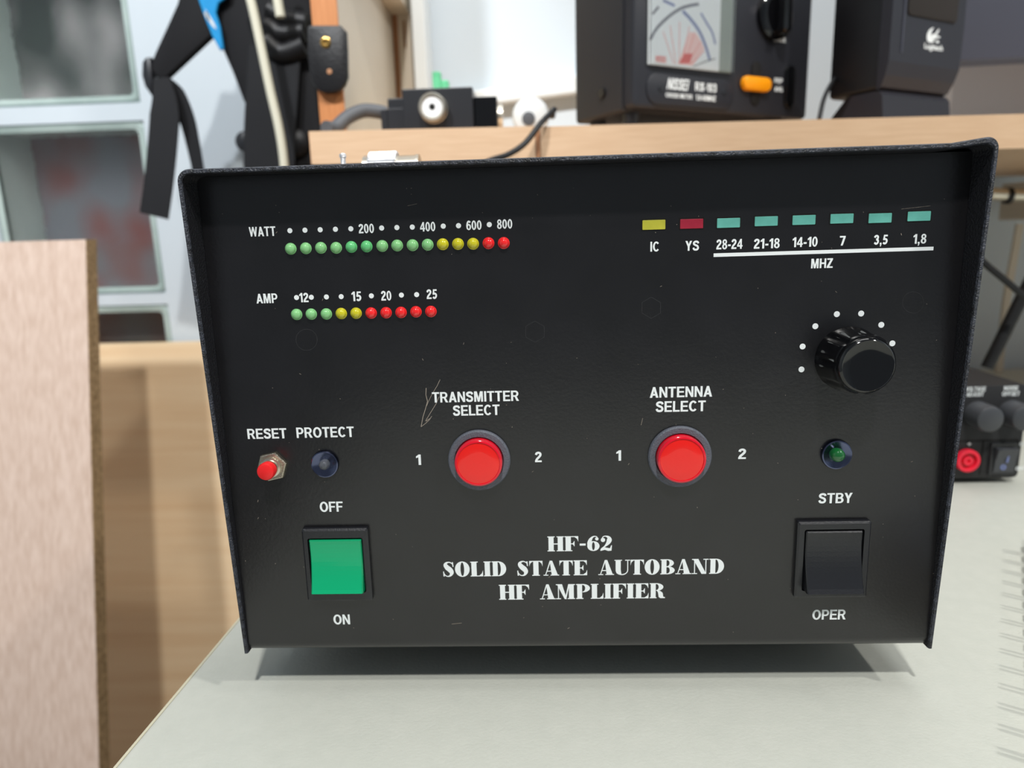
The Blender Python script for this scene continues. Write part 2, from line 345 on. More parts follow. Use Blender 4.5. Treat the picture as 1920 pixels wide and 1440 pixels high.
t_ = .2
def Q(*P): return S_([(x, y, t_/2) for x, y in P], 8)
H = {
 'A': (.80, [Pl((0,0),(.22,0),(.49,1),(.29,1)), Pl((.78,0),(.56,0),(.29,1),(.49,1)), Rc(.2,.2,.6,.37)]),
 'B': (.76, [Rc(.02,0,.22,1), Rc(.1,.845,.44,1), Rc(.1,.43,.46,.58), Rc(.1,0,.44,.155), ring(.42,.735,.29,.265,.09,.11,-90,90), ring(.43,.29,.32,.29,.11,.135,-90,90)]),
 'C': (.80, [ring(.40,.5,.39,.51,.18,.34,40,320)]),
 'D': (.78, [Rc(.02,0,.22,1), Rc(.1,.84,.36,1), Rc(.1,0,.36,.16), ring(.34,.5,.42,.5,.21,.34,-90,90)]),
 'E': (.72, [Rc(.02,0,.22,1), Rc(.1,.84,.68,1), Rc(.1,.43,.64,.58), Rc(.1,0,.70,.16)]),
 'F': (.68, [Rc(.02,0,.22,1), Rc(.1,.84,.66,1), Rc(.1,.42,.60,.57)]),
 'G': (.84, [ring(.42,.5,.41,.51,.2,.34,45,360), Rc(.44,.38,.80,.52), Rc(.64,.05,.80,.5)]),
 'H': (.78, [Rc(.02,0,.22,1), Rc(.54,0,.74,1), Rc(.1,.42,.64,.59)]),
 'I': (.26, [Rc(.02,0,.22,1)]), 'L': (.66, [Rc(.02,0,.22,1), Rc(.1,0,.64,.16)]),
 'J': (.62, [Rc(.36,.3,.56,1), ring(.29,.28,.27,.29,.08,.13,180,360)]),
 'K': (.80, [Rc(.02,0,.22,1), Pl((.2,.3),(.2,.55),(.54,1),(.78,1)), Pl((.30,.58),(.44,.68),(.80,0),(.56,0))]),
 'M': (.92, [Rc(.02,0,.21,1), Rc(.67,0,.86,1), Pl((.1,1),(.29,1),(.53,0),(.35,0)), Pl((.78,1),(.59,1),(.35,0),(.53,0))]),
 'N': (.78, [Rc(.02,0,.21,1), Rc(.55,0,.74,1), Pl((.02,1),(.22,1),(.74,0),(.54,0))]),
 'O': (.86, [ring(.42,.5,.41,.51,.2,.34)]),
 'P': (.74, [Rc(.02,0,.22,1), Rc(.1,.84,.42,1), Rc(.1,.36,.42,.51), ring(.40,.68,.31,.32,.11,.165,-90,90)]),
 'R': (.80, [Rc(.02,0,.22,1), Rc(.1,.84,.44,1), Rc(.1,.40,.44,.55), ring(.42,.70,.31,.30,.11,.145,-90,90), Pl((.34,.46),(.54,.46),(.78,0),(.54,0))]),
 'S': (.74, [Q((.62,.72),(.56,.86),(.36,.91),(.16,.83),(.14,.67),(.32,.55),(.52,.46),(.60,.28),(.52,.13),(.34,.09),(.16,.14),(.09,.30))]),
 'T': (.72, [Rc(.24,0,.45,1), Rc(0,.84,.69,1)]),
 'U': (.78, [Rc(.02,.36,.22,1), Rc(.54,.36,.74,1), ring(.38,.37,.36,.38,.16,.21,180,360)]),
 'V': (.76, [Pl((0,1),(.22,1),(.48,0),(.27,0)), Pl((.74,1),(.53,1),(.27,0),(.48,0))]),
 'W': (1.08, [Pl((0,1),(.2,1),(.36,0),(.19,0)), Pl((.19,0),(.36,0),(.62,1),(.44,1)), Pl((.44,1),(.62,1),(.86,0),(.69,0)), Pl((.69,0),(.86,0),(1.05,1),(.86,1))]),
 'X': (.76, [Pl((0,1),(.24,1),(.74,0),(.50,0)), Pl((.74,1),(.50,1),(0,0),(.24,0))]),
 'Y': (.76, [Pl((0,1),(.23,1),(.47,.42),(.27,.42)), Pl((.74,1),(.51,1),(.27,.42),(.47,.42)), Rc(.27,0,.47,.46)]),
 'Z': (.70, [Rc(.02,.84,.66,1), Rc(0,0,.67,.16), Pl((.40,.86),(.66,.86),(.27,.14),(0,.14))]),
 '0': (.62, [ring(.29,.5,.29,.51,.1,.35)]),
 '1': (.44, [Rc(.20,0,.40,1), Pl((.02,.66),(.02,.82),(.24,1),(.28,1),(.28,.76))]),
 '2': (.62, [Q((.10,.70),(.15,.85),(.32,.91),(.46,.82),(.46,.65),(.34,.48),(.18,.30),(.10,.12)), Rc(.0,0,.58,.17)]),
 '3': (.62, [Q((.09,.73),(.17,.87),(.32,.91),(.45,.82),(.43,.62),(.28,.54)), Q((.28,.54),(.45,.46),(.48,.27),(.38,.12),(.24,.09),(.09,.22))]),
 '4': (.64, [Rc(.34,0,.53,1), Rc(0,.22,.62,.38), Pl((0,.38),(.16,.38),(.40,.80),(.40,1),(.35,1))]),
 '5': (.62, [Rc(.12,.83,.55,1), Pl((.12,.95),(.28,.95),(.24,.50),(.04,.46)), Q((.10,.50),(.24,.56),(.42,.50),(.47,.33),(.38,.14),(.22,.09),(.09,.20))]),
 '6': (.62, [ring(.30,.32,.29,.33,.1,.18), Q((.10,.36),(.12,.62),(.22,.86),(.36,.91),(.50,.80))]),
 '7': (.60, [Rc(.0,.83,.57,1), Pl((.36,.86),(.57,.86),(.32,0),(.12,0))]),
 '8': (.62, [ring(.30,.74,.26,.27,.09,.12), ring(.30,.28,.29,.29,.1,.15)]),
 '-': (.38, [Rc(.02,.30,.34,.48)]), '.': (.26, [Rc(.03,0,.22,.19)]),
 ',': (.28, [Rc(.03,0,.23,.19), Pl((.11,.02),(.23,.02),(.16,-.2),(.05,-.2))]),
 '+': (.60, [Rc(.2,.1,.38,.8), Rc(0,.36,.58,.54)]), ' ': (.36, [])}
def sans(bm, s, cx, cy, w, h, z0=0, z1=.00008, bold=.035, shear=0, mi=0):
    X = 0; V = []
    for ch in s:
        adv, sh = H[ch]
        for k, *d in sh: V.append((X, k, d))
        X += adv+.04
    X -= .04+(.02); sc = w/(X+shear); n = 0
    for X0, k, d in V:
        n += 1; zz = z1+n*2e-7
        f = lambda p: bm.verts.new((cx-w/2+(p[0]+X0+shear*p[1])*sc, cy+(p[1]-.5)*h, zz))
        if k == 'poly': bm.faces.new([f(p) for p in d[0]])
        else:
            a = [f(p) for p in d[0]]; b = [f(p) for p in d[1]]
            for i in range(len(a)-1): bm.faces.new((a[i], a[i+1], b[i+1], b[i]))
    return bm

# ================================================================== ROOM
YW = .62
bx0, bx1 = -.676, -.4765
rows = [(.545, .745), (.3405, .5415), (.1165, .3205), (-.105, .1025), (-.312, -.118)]
bm = nb()
box(bm, bx1, 1.6, YW, YW+.09, -.75, 2.0)
box(bm, -1.5, bx0, YW, YW+.09, -.75, 2.0)
zs = [2.0]+[v for r in rows for v in (r[1], r[0])]+[-.75]
zs[1:3] = [.7625, .5615]; zs = [2.0, .7625, .5615, .5415, .3405, .3205, .1165, .1025, -.105, -.118, -.32, -.75]
for i in range(0, len(zs)-1, 2): box(bm, bx0, bx1, YW, YW+.09, zs[i+1], zs[i])
struct('wall_back', bm, 'wall_white')
blocks = [(zs[i+1], zs[i+2]) for i in range(0, len(zs)-2, 2)]
for n, (zt, zb) in enumerate([(zs[1], zs[2]), (zs[3], zs[4]), (zs[5], zs[6]), (zs[7], zs[8]), (zs[9], zs[10])]):
    # side walls of the hollow block, open towards the room
    b = nb(); t = .004
    box(b, bx0, bx0+t, YW+.006, YW+.088, zb, zt); box(b, bx1-t, bx1, YW+.006, YW+.088, zb, zt)
    box(b, bx0+t, bx1-t, YW+.006, YW+.088, zb, zb+t); box(b, bx0+t, bx1-t, YW+.006, YW+.088, zt-t, zt)
    blk = struct('window_%d' % (n+1), b, 'block_inner')
    blk['label'] = ['glass block above the frame', 'upper glass block beside the hanging straps', 'middle glass block behind the leaning pale board', 'dark glass block just above the beige board', 'glass block hidden behind the boards'][n]
    b = nb(); box(b, bx0+t, bx1-t, YW+.08, YW+.086, zb+t, zt-t)
    obj('back_pane', b, 'block_back' if n < 2 else 'block_back_brown', blk)
    b = nb(); e = .009
    cx, cz = (bx0+bx1)/2, (zb+zt)/2; W_, H_ = bx1-bx0, zt-zb
    o_ = rrect(cx, cz, W_-.001, H_-.001, .008); i_ = rrect(cx, cz, W_-2*e, H_-2*e, .006)
    L = [[b.verts.new((p[0], y, p[1])) for p in P] for P, y in ((o_, YW+.012), (o_, YW+.004), (rrect(cx, cz, W_-.006, H_-.006, .008), YW+.001), (i_, YW+.003), (i_, YW+.012))]
    for a, c in zip(L, L[1:]):
        for i in range(len(a)): b.faces.new((a[i], a[(i+1)%len(a)], c[(i+1)%len(a)], c[i]))
    obj('block_rim', b, 'block_edge_glass', blk, smooth=True)
    b = nb(); box(b, bx0+e, bx1-e, YW+.004, YW+.010, zb+e, zt-e)
    obj('front_pane', b, 'block_glass', blk)
b = nb(); box(b, -1.5, 1.6, -2.0, YW+.09, -.80, -.75); struct('floor', b, 'floor_tile')
b = nb(); box(b, 1.6, 1.68, -2.0, YW+.09, -.75, 2.0); struct('wall_right', b, 'wall_white')
b = nb(); box(b, -1.58, -1.5, -2.0, YW+.09, -.75, 2.0); struct('wall_left', b, 'wall_white')

# ================================================================== TABLE
tb = thing('work_table', 'cream laminate table carrying the big black amplifier', 'table', (.45, .1, -.75))
xl = lambda y: -.1604+.0362*(.03-y)*-1*-1 if False else -.1604-.4519*0+.0362*(y-.03)*-1
b = nb()
yf, yb = -.42, .60
A_, B_ = atz(445, 1165, 0), atz(215, 1440, 0); k = (A_.x-B_.x)/(A_.y-B_.y); X_ = lambda y: A_.x+(y-A_.y)*k
prism(b, [(X_(yf), yf), (1.15, yf), (1.15, yb), (X_(yb), yb)], -.025, 0, .0012)
obj('table_top', b, 'table_laminate', tb)
b = nb(); prism(b, [(X_(yf)-.0012, yf), (X_(yf)-.0001, yf), (X_(yb)-.0001, yb), (X_(yb)-.0012, yb)], -.025, -.0006)
obj('edge_band', b, 'table_edge', tb, label='beige edge banding')
for x in (X_(yf)+.06, 1.08):
    for y in (yf+.06, yb-.06):
        b = nb(); box(b, x-.02, x+.02, y-.02, y+.02, -.75, -.025, .002); obj('leg', b, 'cream_panel', tb)

# ================================================================== AMPLIFIER
Z0 = .020; HZ = .1793; WX = .262; TH = .0016; ZT = Z0+HZ; LEAN = -.0064; DEP = .235
amp = thing('radio_amplifier', 'large black radio amplifier box with lights, two red buttons and white lettering, on the table', 'amplifier', (0, .115, 0))
fy = lambda z: LEAN*(z-Z0)/HZ
def hood_profile(o, bump=0):
    w_ = WX/2-o; r = .0042-o; P = [(-w_, Z0-.0008)]
    for k in range(7):
        a = PI-PI/2*k/6; P.append((-w_+r+r*math.cos(a), ZT-o-r+r*math.sin(a)))
    for k in range(1, 24):
        x = -w_+r+(2*w_-2*r)*k/24; P.append((x, ZT-o))
    for k in range(7):
        a = PI/2-PI/2*k/6; P.append((w_-r+r*math.cos(a), ZT-o-r+r*math.sin(a)))
    P.append((w_, Z0-.0008))
    # the right top corner is bent up a little in the photo
    return [(x, z+bump*max(0, (x-.116)/.015)*(1 if z > ZT-.004 else 0)) for x, z in P]
b = nb(); rings = []
PO, PI_ = hood_profile(0, .0020), hood_profile(TH, .0014)
def ringy(P, dy, back=False):
    return [b.verts.new((x, (DEP if back else fy(z)+dy), z)) for x, z in P]
e = .0007
mid = lambda A, B, t: [(a[0]*(1-t)+c[0]*t, a[1]*(1-t)+c[1]*t) for a, c in zip(A, B)]
Ls = [ringy(PO, 0, True), ringy(PO, e), ringy(mid(PO, PI_, .22), 0), ringy(mid(PO, PI_, .78), 0), ringy(PI_, e), ringy(PI_, 0, True)]
for a, c in zip(Ls, Ls[1:]):
    for i in range(len(a)-1):
        f = b.faces.new((a[i], a[i+1], c[i+1], c[i])); f.material_index = 1 if (a is Ls[1] or a is Ls[2] or a is Ls[3]) else 0
for idx in (0, -1):
    b.faces.new([l[idx] for l in Ls])
obj('case_hood', b, ['case_black', 'rim_worn'], amp, smooth=True)
# front panel, bent back along its bottom edge
PB = Vector((0, .0012, Z0)); PT = Vector((0, .0047, ZT-TH)); lean = math.atan2(PT.y-PB.y, PT.z-PB.z)
PM = frame(PB, 0, -lean) if False else frame(PB, 0, lean)
hv = (PT-PB).length; pw = WX/2-TH-.0001
b = nb(); prof = [(hv-.0001, 0)]; R_ = .0045
for k in range(7):
    a = PI/2*k/6; prof.append((R_-R_*math.sin(a)-.0012, -R_+R_*math.cos(a)))
prof.append((-.0012, -.03)); prof += [(-.0002, -.03)]
prof += [(hv-.0001, -.0012)]
a_ = [b.verts.new((-pw, v, w_)) for v, w_ in prof]; c_ = [b.verts.new((pw, v, w_)) for v, w_ in prof]
for i in range(len(prof)): b.faces.new((a_[i], a_[(i+1)%len(prof)], c_[(i+1)%len(prof)], c_[i]))
b.faces.new(a_); b.faces.new(c_[::-1])
obj('front_panel', b, 'panel_black', amp, smooth=True, M=PM)
b = nb(); box(b, -pw, pw, .031, DEP-.002, Z0-.001, Z0+.0006); obj('bottom_plate', b, 'case_black', amp)
b = nb(); box(b, -pw, pw, DEP-.0016, DEP-.0002, Z0+.001, ZT-TH-.0002); obj('rear_plate', b, 'case_black', amp)
for x in (-.105, .105):
    for y in (.055, .205):
        b = nb(); lathe(b, [(.008, 0), (.009, .002), (.0095, Z0-.001)], 0, 0, 24)
        obj('rubber_foot', b, 'plastic_black', amp, smooth=True, M=Matrix.Translation((x, y, 0)))

def label(s, cx, cy, wp, hp, bold=.03, name='printed_text'):
    b = nb(); u, v = uv(PM, cx, cy); w_, h2 = span(PM, cx, cy, wp, hp)
    sans(b, s, u, v, w_, h2, bold=bold); return obj(name, b, 'print_white', amp, M=PM)
def c7(x, y): return (440+x/3.4286, 380+y/3.4286)
def c8(x, y): return (1160+x/3.0968, 370+y/3.0968)
for s, x, y, wp, hp in [
    ('WATT', 492, 434, 50, 18), ('AMP', 500.5, 559.5, 40, 18), ('200', 687, 428.5, 29, 17.5), ('400', 802, 425, 29, 17.5),
    ('600', 888.7, 422.3, 29, 17.5), ('800', 946.3, 420, 29, 17.5),
    ('12', *c7(445, 610), 17.5, 17.5), ('15', *c7(783, 602), 19, 18), ('20', *c7(975, 598), 19.5, 18), ('25', *c7(1268, 588), 20, 18),
    ('IC', *c8(210, 286), 17.5, 18.5), ('YS', *c8(427, 281), 26, 18.5), ('28-24', *c8(643, 272), 49, 18.5), ('21-18', *c8(860, 268), 48.5, 18.5),
    ('14-10', *c8(1082, 259), 47.5, 18.5), ('7', *c8(1300, 252), 11, 18), ('3,5', *c8(1522, 246), 26.5, 18), ('1,8', *c8(1748, 241), 25, 18),
    ('MHZ', *c8(1180, 383), 41, 18), ('ANTENNA', 1276.7, 734.7, 117, 20), ('SELECT', 1276.3, 761.7, 94, 20),
    ('1', 1160, 854, 10, 19.5), ('2', 1391.7, 850.8, 15, 19.5), ('TRANSMITTER', 891.4, 743.5, 163, 19.5), ('SELECT', 893, 769, 88, 19.5),
    ('1', 784.8, 861.9, 10, 19.5), ('2', 1009.5, 856.7, 13, 19.5), ('RESET', 500.5, 812.9, 74, 19), ('PROTECT', 609.6, 810.4, 108.5, 19.5),
    ('OFF', 621.2, 950, 43.5, 19), ('ON', 640.8, 1161.3, 31.5, 18.5), ('STBY', 1566.3, 933.8, 63.5, 19), ('OPER', 1554.3, 1152.2, 63, 18.5)]:
    label(s, x, y, wp, hp)
for s, x, y, wp, hp in [('HF-62', 1087.5, 1019, 122.5, 28), ('SOLID STATE AUTOBAND', 1092, 1064.4, 528, 28), ('HF AMPLIFIER', 1091, 1108.8, 312, 28)]:
    b = nb(); u, v = uv(PM, x, y); w_, h2 = span(PM, x, y, wp, hp)
    serif(b, s, u, v, w_, h2); obj('model_lettering', b, 'print_white', amp, M=PM)
def dots(pts, r, name):
    b = nb()
    for x, y in pts:
        u, v = uv(PM, x, y); prism(b, ell(u, v, r, n=16), 0, .00008)
    obj(name, b, 'print_white', amp, M=PM)
dots([c7(x, y) for x, y in zip((355,452,550,648,747,945,1043,1142,1341,1439,1637), (180,177,174,171,168,163,160,157,151,148,141))], .00088, 'scale_dots')
dots([c7(x, y) for x, y in ((398,610),(493,608),(590,606),(685,604),(879,599),(1072,594),(1170,591))], .00088, 'scale_dots')
dots([(1450+x/4.237, 560+y/4.237) for x, y in ((223,562),(232,380),(333,219),(504,123),(697,118),(857,208),(945,355))], .00102, 'dial_dots')
b = nb(); (u0, v0), (u1, v1) = uv(PM, *c8(551, 336)), uv(PM, *c8(1827, 297))
prism(b, [(u0, v0-.0006), (u1, v1-.0006), (u1, v1+.0006), (u0, v0+.0006)], 0, .00008); obj('printed_line', b, 'print_white', amp, M=PM)

# light emitting diodes in their two rows
def led(cx, cy, m):
    u, v = uv(PM, cx, cy+1); r = .0018; b = nb()
    lathe(b, [(r*1.12, 0), (r*1.12, .0001), (r, .00015), (r, .0004), (r*.92, .0010), (r*.7, .0015), (r*.38, .0018), (r*.08, .0019)], u, v, 20)
    obj('indicator_light', b, m, amp, smooth=True, M=PM)
gy = ['led_green']*4+['led_green_deep']*2+['led_green']*4+['led_yellow']*3+['led_red']*2
for x, y, m in zip((361,458,555,653,751,849,949,1045,1144,1241,1338,1436,1533,1632,1730), (293,290,287,287,281,278,275,272,270,267,264,262,261,257,256), gy): led(*c7(x, y), m)
for x, y, m in zip((399,493,590,686,781,878,974,1070,1166,1262), (715,713,712,709,707,706,704,702,698,696), ['led_green']*3+['led_yellow']*2+['led_red']*5): led(*c7(x, y), m)
for (x, y), m in zip([(204,158),(423,152),(637,147),(856,137),(1075,130),(1295,122),(1517,119),(1743,108)], ['window_yellow','window_crimson']+['window_teal']*6):
    px, py = c8(x, y); u, v = uv(PM, px, py); w_, h2 = span(PM, px, py, 43, 18)
    b = nb(); prism(b, rrect(u, v, w_+.0006, h2+.0008, .0002, 2), 0, .00012); fr = obj('band_window', b, 'hole_dark', amp, M=PM)
    b = nb(); prism(b, rrect(u, v-.0001, w_, h2, .0002, 2), .00012, .0003, .0001); obj('window_lens', b, m, fr, M=PM)

# round selector buttons
for cx, cy in ((898.4, 863.6), (1275, 857)):
    u, v = uv(PM, cx, cy, .001); R = .01135; b = nb()
    lathe(b, [(R, 0), (R, .0008), (R*.985, .0013), (R*.955, .0016), (R*.80, .0017), (R*.775, .0014), (R*.765, .0004)], u, v, 64)
    rg = obj('selector_button', b, 'ring_black', amp, smooth=True, M=PM)
    r = .0086; b = nb(); lathe(b, [(r, .0004), (r, .0040), (r*.985, .0046), (r*.94, .0049), (r*.90, .0049), (r*.885, .0046)], u, v, 56)
    cap = obj('button_cap', b, 'red_side', rg, smooth=True, M=PM)
    b = nb(); lathe(b, [(r*.885, .0044), (r*.885, .0046), (r*.84, .0047), (r*.5, .00475), (r*.1, .0048)], u, v, 56); obj('cap_face', b, 'red_cap', rg, smooth=True, M=PM)

# rocker switches
def rocker(cx, cy, wp, hp, m_face, m_side, name, out, rw, rh, rib=False):
    u, v = uv(PM, cx, cy, .001); w_, h2 = wp, hp
    b = nb(); hgt = .0022
    o0 = rrect(u, v, w_, h2, .0006, 3); o1 = rrect(u, v, w_-.0012, h2-.0016, .0006, 3); i0 = rrect(u, v, rw+.0012, rh+.0014, .0008, 3)
    n = len(o0); Ls = [[b.verts.new((p[0], p[1], z)) for p in P] for P, z in ((o0, 0), (o0, hgt*.75), (o1, hgt), (i0, hgt), (i0, .0002))]
    for a, c in zip(Ls, Ls[1:]):
        for i in range(n): b.faces.new((a[i], a[(i+1)%n], c[(i+1)%n], c[i]))
    b.faces.new(Ls[-1]); sw = obj(name, b, 'plastic_black', amp, M=PM)
    # concave rocker face, its lower end standing out
    b = nb(); K = 12; rows_ = []
    for k in range(K+1):
        t = k/K; vv = v+rh/2-rh*t; z = hgt*1.0+.0004+(out-hgt)*(t**1.7) - .0012*math.sin(PI*t)*(.6)
        rows_.append((vv, z))
    rows_ = [(v+rh/2, .0004), (v+rh/2, rows_[0][1]-.0005), (v+rh/2-.0004, rows_[0][1])]+rows_[1:-1]+[(v-rh/2+.0004, rows_[-1][1]), (v-rh/2, rows_[-1][1]-.0006), (v-rh/2, .0004)]
    xs = [(-rw/2, -.0005), (-rw/2+.0004, 0), (rw/2-.0004, 0), (rw/2, -.0005)]
    g = [[b.verts.new((u+x, vv, max(.0004, z+dz))) for x, dz in xs] for vv, z in rows_]
    for i in range(len(g)-1):
        for j in range(3):
            f = b.faces.new((g[i][j], g[i][j+1], g[i+1][j+1], g[i+1][j]))
            f.material_index = 0 if (j == 1 and 1 < i < len(g)-3) else 1
    for j in (0, 3):
        f = b.faces.new([g[i][j] for i in range(len(g))]); f.material_index = 1
    f = b.faces.new([g[0][j] for j in range(4)]+[g[-1][j] for j in (3,2,1,0)])
    obj('rocker', b, [m_face, m_side], sw, M=PM); return sw
wS, hS = .0248, .0292
rocker(633.5, 1058, wS, hS, 'green_cap', 'green_side', 'power_switch', .0048, .0196, .0206)
rocker(1559, 1048, .0262, .0298, 'plastic_black', 'plastic_black', 'standby_switch', .0065, .0202, .0226)

# bezelled lights
def bezel(cx, cy, r, lens_r, m, nm):
    u, v = uv(PM, cx, cy, .001); b = nb()
    lathe(b, [(r, 0), (r, .0008), (r*.97, .0013), (r*.90, .0015), (lens_r*1.15, .0004)], u, v, 48)
    bz = obj(nm, b, 'dark_chrome', amp, smooth=True, M=PM)
    b = nb(); q = lens_r; lathe(b, [(q, .0003), (q, .0016), (q*.92, .0026), (q*.7, .0033), (q*.38, .0037), (q*.05, .0038)], u, v, 28)
    obj('lens', b, m, bz, smooth=True, M=PM)
bezel(608.7, 870.6, .0051, .0019, 'lens_clear', 'protect_light')
bezel(1569.2, 852.7, .0054, .0025, 'lens_green', 'standby_light')

# reset push button
u, v = uv(PM, 510.3, 874.6, .001); b = nb()
prism(b, [(u+.0057*math.cos(math.radians(a+12)), v+.0057*math.sin(math.radians(a+12))) for a in range(0, 360, 60)], 0, .0018, .0004)
nut = obj('reset_button', b, 'nickel_soft', amp, M=PM, label='hexagonal nickel nut of the reset button')
b = nb(); lathe(b, [(.0036, .0018), (.0036, .0026), (.0030, .0027), (.0030, .0038), (.0024, .0039)], u, v, 32); obj('threaded_collar', b, 'nickel', nut, smooth=True, M=PM)
b = nb(); lathe(b, [(.0018, .0036), (.0018, .0045), (.0031, .0046), (.0032, .0072), (.0029, .0078), (.0022, .0081)], u, v, 32); obj('plunger', b, 'red_plastic', nut, smooth=True, M=PM, label='red push plunger')

# glossy fluted knob
u, v = uv(PM, 1591, 673, .001); b = nb()
flute = lambda a, z: 1-.055*max(0, math.cos(a*8+.5))**2 if z > .001 else 1
lathe(b, [(.0112, 0), (.0112, .0014), (.0108, .0020), (.0102, .0118), (.0101, .0130), (.0098, .0136)], u, v, 128, mod=flute)
kn = obj('band_knob', b, 'gloss_black', amp, smooth=True, M=PM)
b = nb(); lathe(b, [(.0094, .0134), (.0094, .0142), (.0090, .0152), (.0084, .0156), (.0080, .0154), (.004, .0153), (.0005, .0153)], u, v, 64)
obj('knob_cap', b, 'gloss_black', kn, smooth=True, M=PM)

# scratches, dust and faint nut marks on the painted panel
def stroke(bm, pts, wpx, z=.00005):
    P = [uv(PM, *p) for p in pts]
    for (a, c) in zip(P, P[1:]):
        d = Vector((c[0]-a[0], c[1]-a[1])); 
        if d.length < 1e-9: continue
        n = Vector((-d.y, d.x)).normalized()*wpx*.0001
        bm.faces.new([bm.verts.new((p[0]+s*n.x, p[1]+s*n.y, z)) for p, s in ((a,1),(a,-1),(c,-1),(c,1))])
cs = lambda *P: [(760+x/5.76, 690+y/5.76) for x, y in P]
b = nb()
for P, w_ in ((cs((225,215),(222,290),(240,360),(215,450),(190,530),(170,635)), 1.0), (cs((375,125),(345,190),(290,280),(250,360),(230,410)), .7),
              (cs((170,635),(215,600),(260,560),(285,520)), .8), (cs((365,310),(330,390),(280,470),(225,560),(220,575),(265,545)), .8)): stroke(b, P, w_)
obj('scratch', b, 'scratch', amp, M=PM, label='pale forked scratch left of the lettering')
for P, w_ in (([(1202,797), (1205,784)], .6), ([(847,1170), (866,1168)], .6), ([(1690,392),(1744,386)], .25), ([(764,386), (782,382)], .4)):
    b = nb(); stroke(b, P, w_); obj('scratch', b, 'scratch', amp, M=PM)
b = nb()
for k in range(110):
    x, y = random.uniform(400, 1780), random.uniform(350, 1190); s = random.choice((.4, .5, .7)); a = random.uniform(0, PI); l = random.choice((.7, .8, 1, 2))
    stroke(b, [(x-l*math.cos(a), y-l*math.sin(a)), (x+l*math.cos(a), y+l*math.sin(a))], s)
d_ = obj('dust_specks', b, 'scratch', amp, M=PM, label='fine pale dust specks'); d_['kind'] = 'stuff'
for cx, cy, r, n in ((1221, 577, 20, 6), (1003, 622, 20, 6), (1712, 567, 20, 24), (575, 637, 20, 24)):
    b = nb(); P = [(cx+r*math.cos(2*PI*i/n+PI/6), cy+r*math.sin(2*PI*i/n+PI/6)) for i in range(n+1)]; stroke(b, P, .5)
    obj('nut_mark', b, 'print_grey', amp, M=PM)

# ================================================================== THINGS ON TOP OF THE AMPLIFIER
p = at(720, 296, .125); zt = ZT
c = thing('coaxial_connector', 'knurled silver cable connector lying on top of the black amplifier', 'connector', (p.x, .125, zt))
Mx = Matrix.Translation((p.x, .125, zt+.0092)) @ Matrix.Rotation(PI/2, 4, 'Y')
b = nb(); lathe(b, [(.0088, -.007), (.0092, -.0066), (.0092, .0066), (.0088, .007)], 0, 0, 72, mod=lambda a, z: 1+.03*math.cos(a*36))
obj('coupling_ring', b, 'chrome', c, M=Mx)
b = nb(); lathe(b, [(.0072, .0071), (.0072, .016), (.0076, .0162), (.0076, .018), (.006, .0182)], 0, 0, 36); obj('barrel', b, 'nickel', c, smooth=True, M=Mx)
b = nb(); lathe(b, [(.0078, -.0071), (.0078, -.0098), (.007, -.010), (.007, -.0072)][::-1], 0, 0, 36); obj('ferrule', b, 'nickel', c, smooth=True, M=Mx)
p = at(643, 296, .10)
b = nb(); lathe(b, [(.0032, 0), (.0032, .004), (.0012, .0045), (.0012, .0135), (.0016, .0137), (.0016, .0150), (.0010, .0155)], p.x, .10, 20)
tag(obj('metal_pin', b, 'chrome', M=Matrix.Translation((0, 0, zt)), smooth=True), 'tiny shiny metal pin standing on top of the amplifier, left of the knurled connector', 'pin')

# ================================================================== BOARDS AT THE LEFT
TA = at(160, 449, .42); BA = at(186, 1440, .317)
sl = (BA.y-TA.y)/(BA.z-TA.z)
def slab(bm, x0, x1, zt, zb, yt, slope, th):
    P = lambda x, z, d: bm.verts.new((x, yt+(z-zt)*slope+d, z))
    v = [P(x, z, d) for x in (x0, x1) for d in (0, th) for z in (zb, zt)]
    for f in ((0,1,3,2),(4,6,7,5),(0,4,5,1),(2,3,7,6),(0,2,6,4),(1,5,7,3)): bm.faces.new([v[i] for i in f])
t = thing('leaning_board', 'pale pinkish wood-grain board with raw chipboard edge, leaning at the far left', 'board', (TA.x-.15, .25, -.75))
xA = TA.x
b = nb(); slab(b, xA-.32, xA, TA.z, -.75, .42, sl, .017); obj('panel', b, 'board_pink', t)
b = nb(); slab(b, xA+.00005, xA+.0006, TA.z, -.75, .4205, sl, .016); obj('raw_edge', b, 'chipboard', t, label='raw brown chipboard edge')
TB = at(300, 646, .585)
b = nb(); slab(b, xA-.35, -.20, TB.z, -.75, .590, .10, .018)
tag(obj('beige_board', b, 'board_beige'), 'beige wood board with horizontal grain standing behind the leaning pale board', 'board')

# ================================================================== SHELF ABOVE THE AMPLIFIER
ZS = .2495
L0, L1 = at(579, 246, .30), at(1013, 237, .30); Rr0 = at(1016, 237, .30)
sh = thing('left_desk_shelf', 'left wooden desk shelf carrying the small black adapter box', 'shelf', ((L0.x+L1.x)/2, .45, 0))
th = .0235
def sboard(bm, a, bb, y0, y1, za, zb_):
    P = [(a, y0, za), (bb, y0, zb_), (bb, y1, zb_), (a, y1, za)]
    up = [bm.verts.new(p) for p in P]; dn = [bm.verts.new((p[0], p[1], p[2]-th)) for p in P]
    bm.faces.new(up); bm.faces.new(dn[::-1])
    for i in range(4): bm.faces.new((up[i], dn[i], dn[(i+1)%4], up[(i+1)%4]))
x1 = L1.x-.0040
b = nb(); sboard(b, L0.x, x1, .30, .612, .2545, .2525); obj('board', b, 'shelf_wood', sh)
b = nb(); box(b, L0.x-.0008, L0.x, .302, .610, .2545-th+.001, .2540); obj('end_band', b, 'orange_wood', sh, label='orange edge band')
b = nb(); box(b, L0.x+.005, L0.x+.023, .36, .60, 0, .2545-th-.0001); obj('support_panel', b, 'shelf_wood', sh)
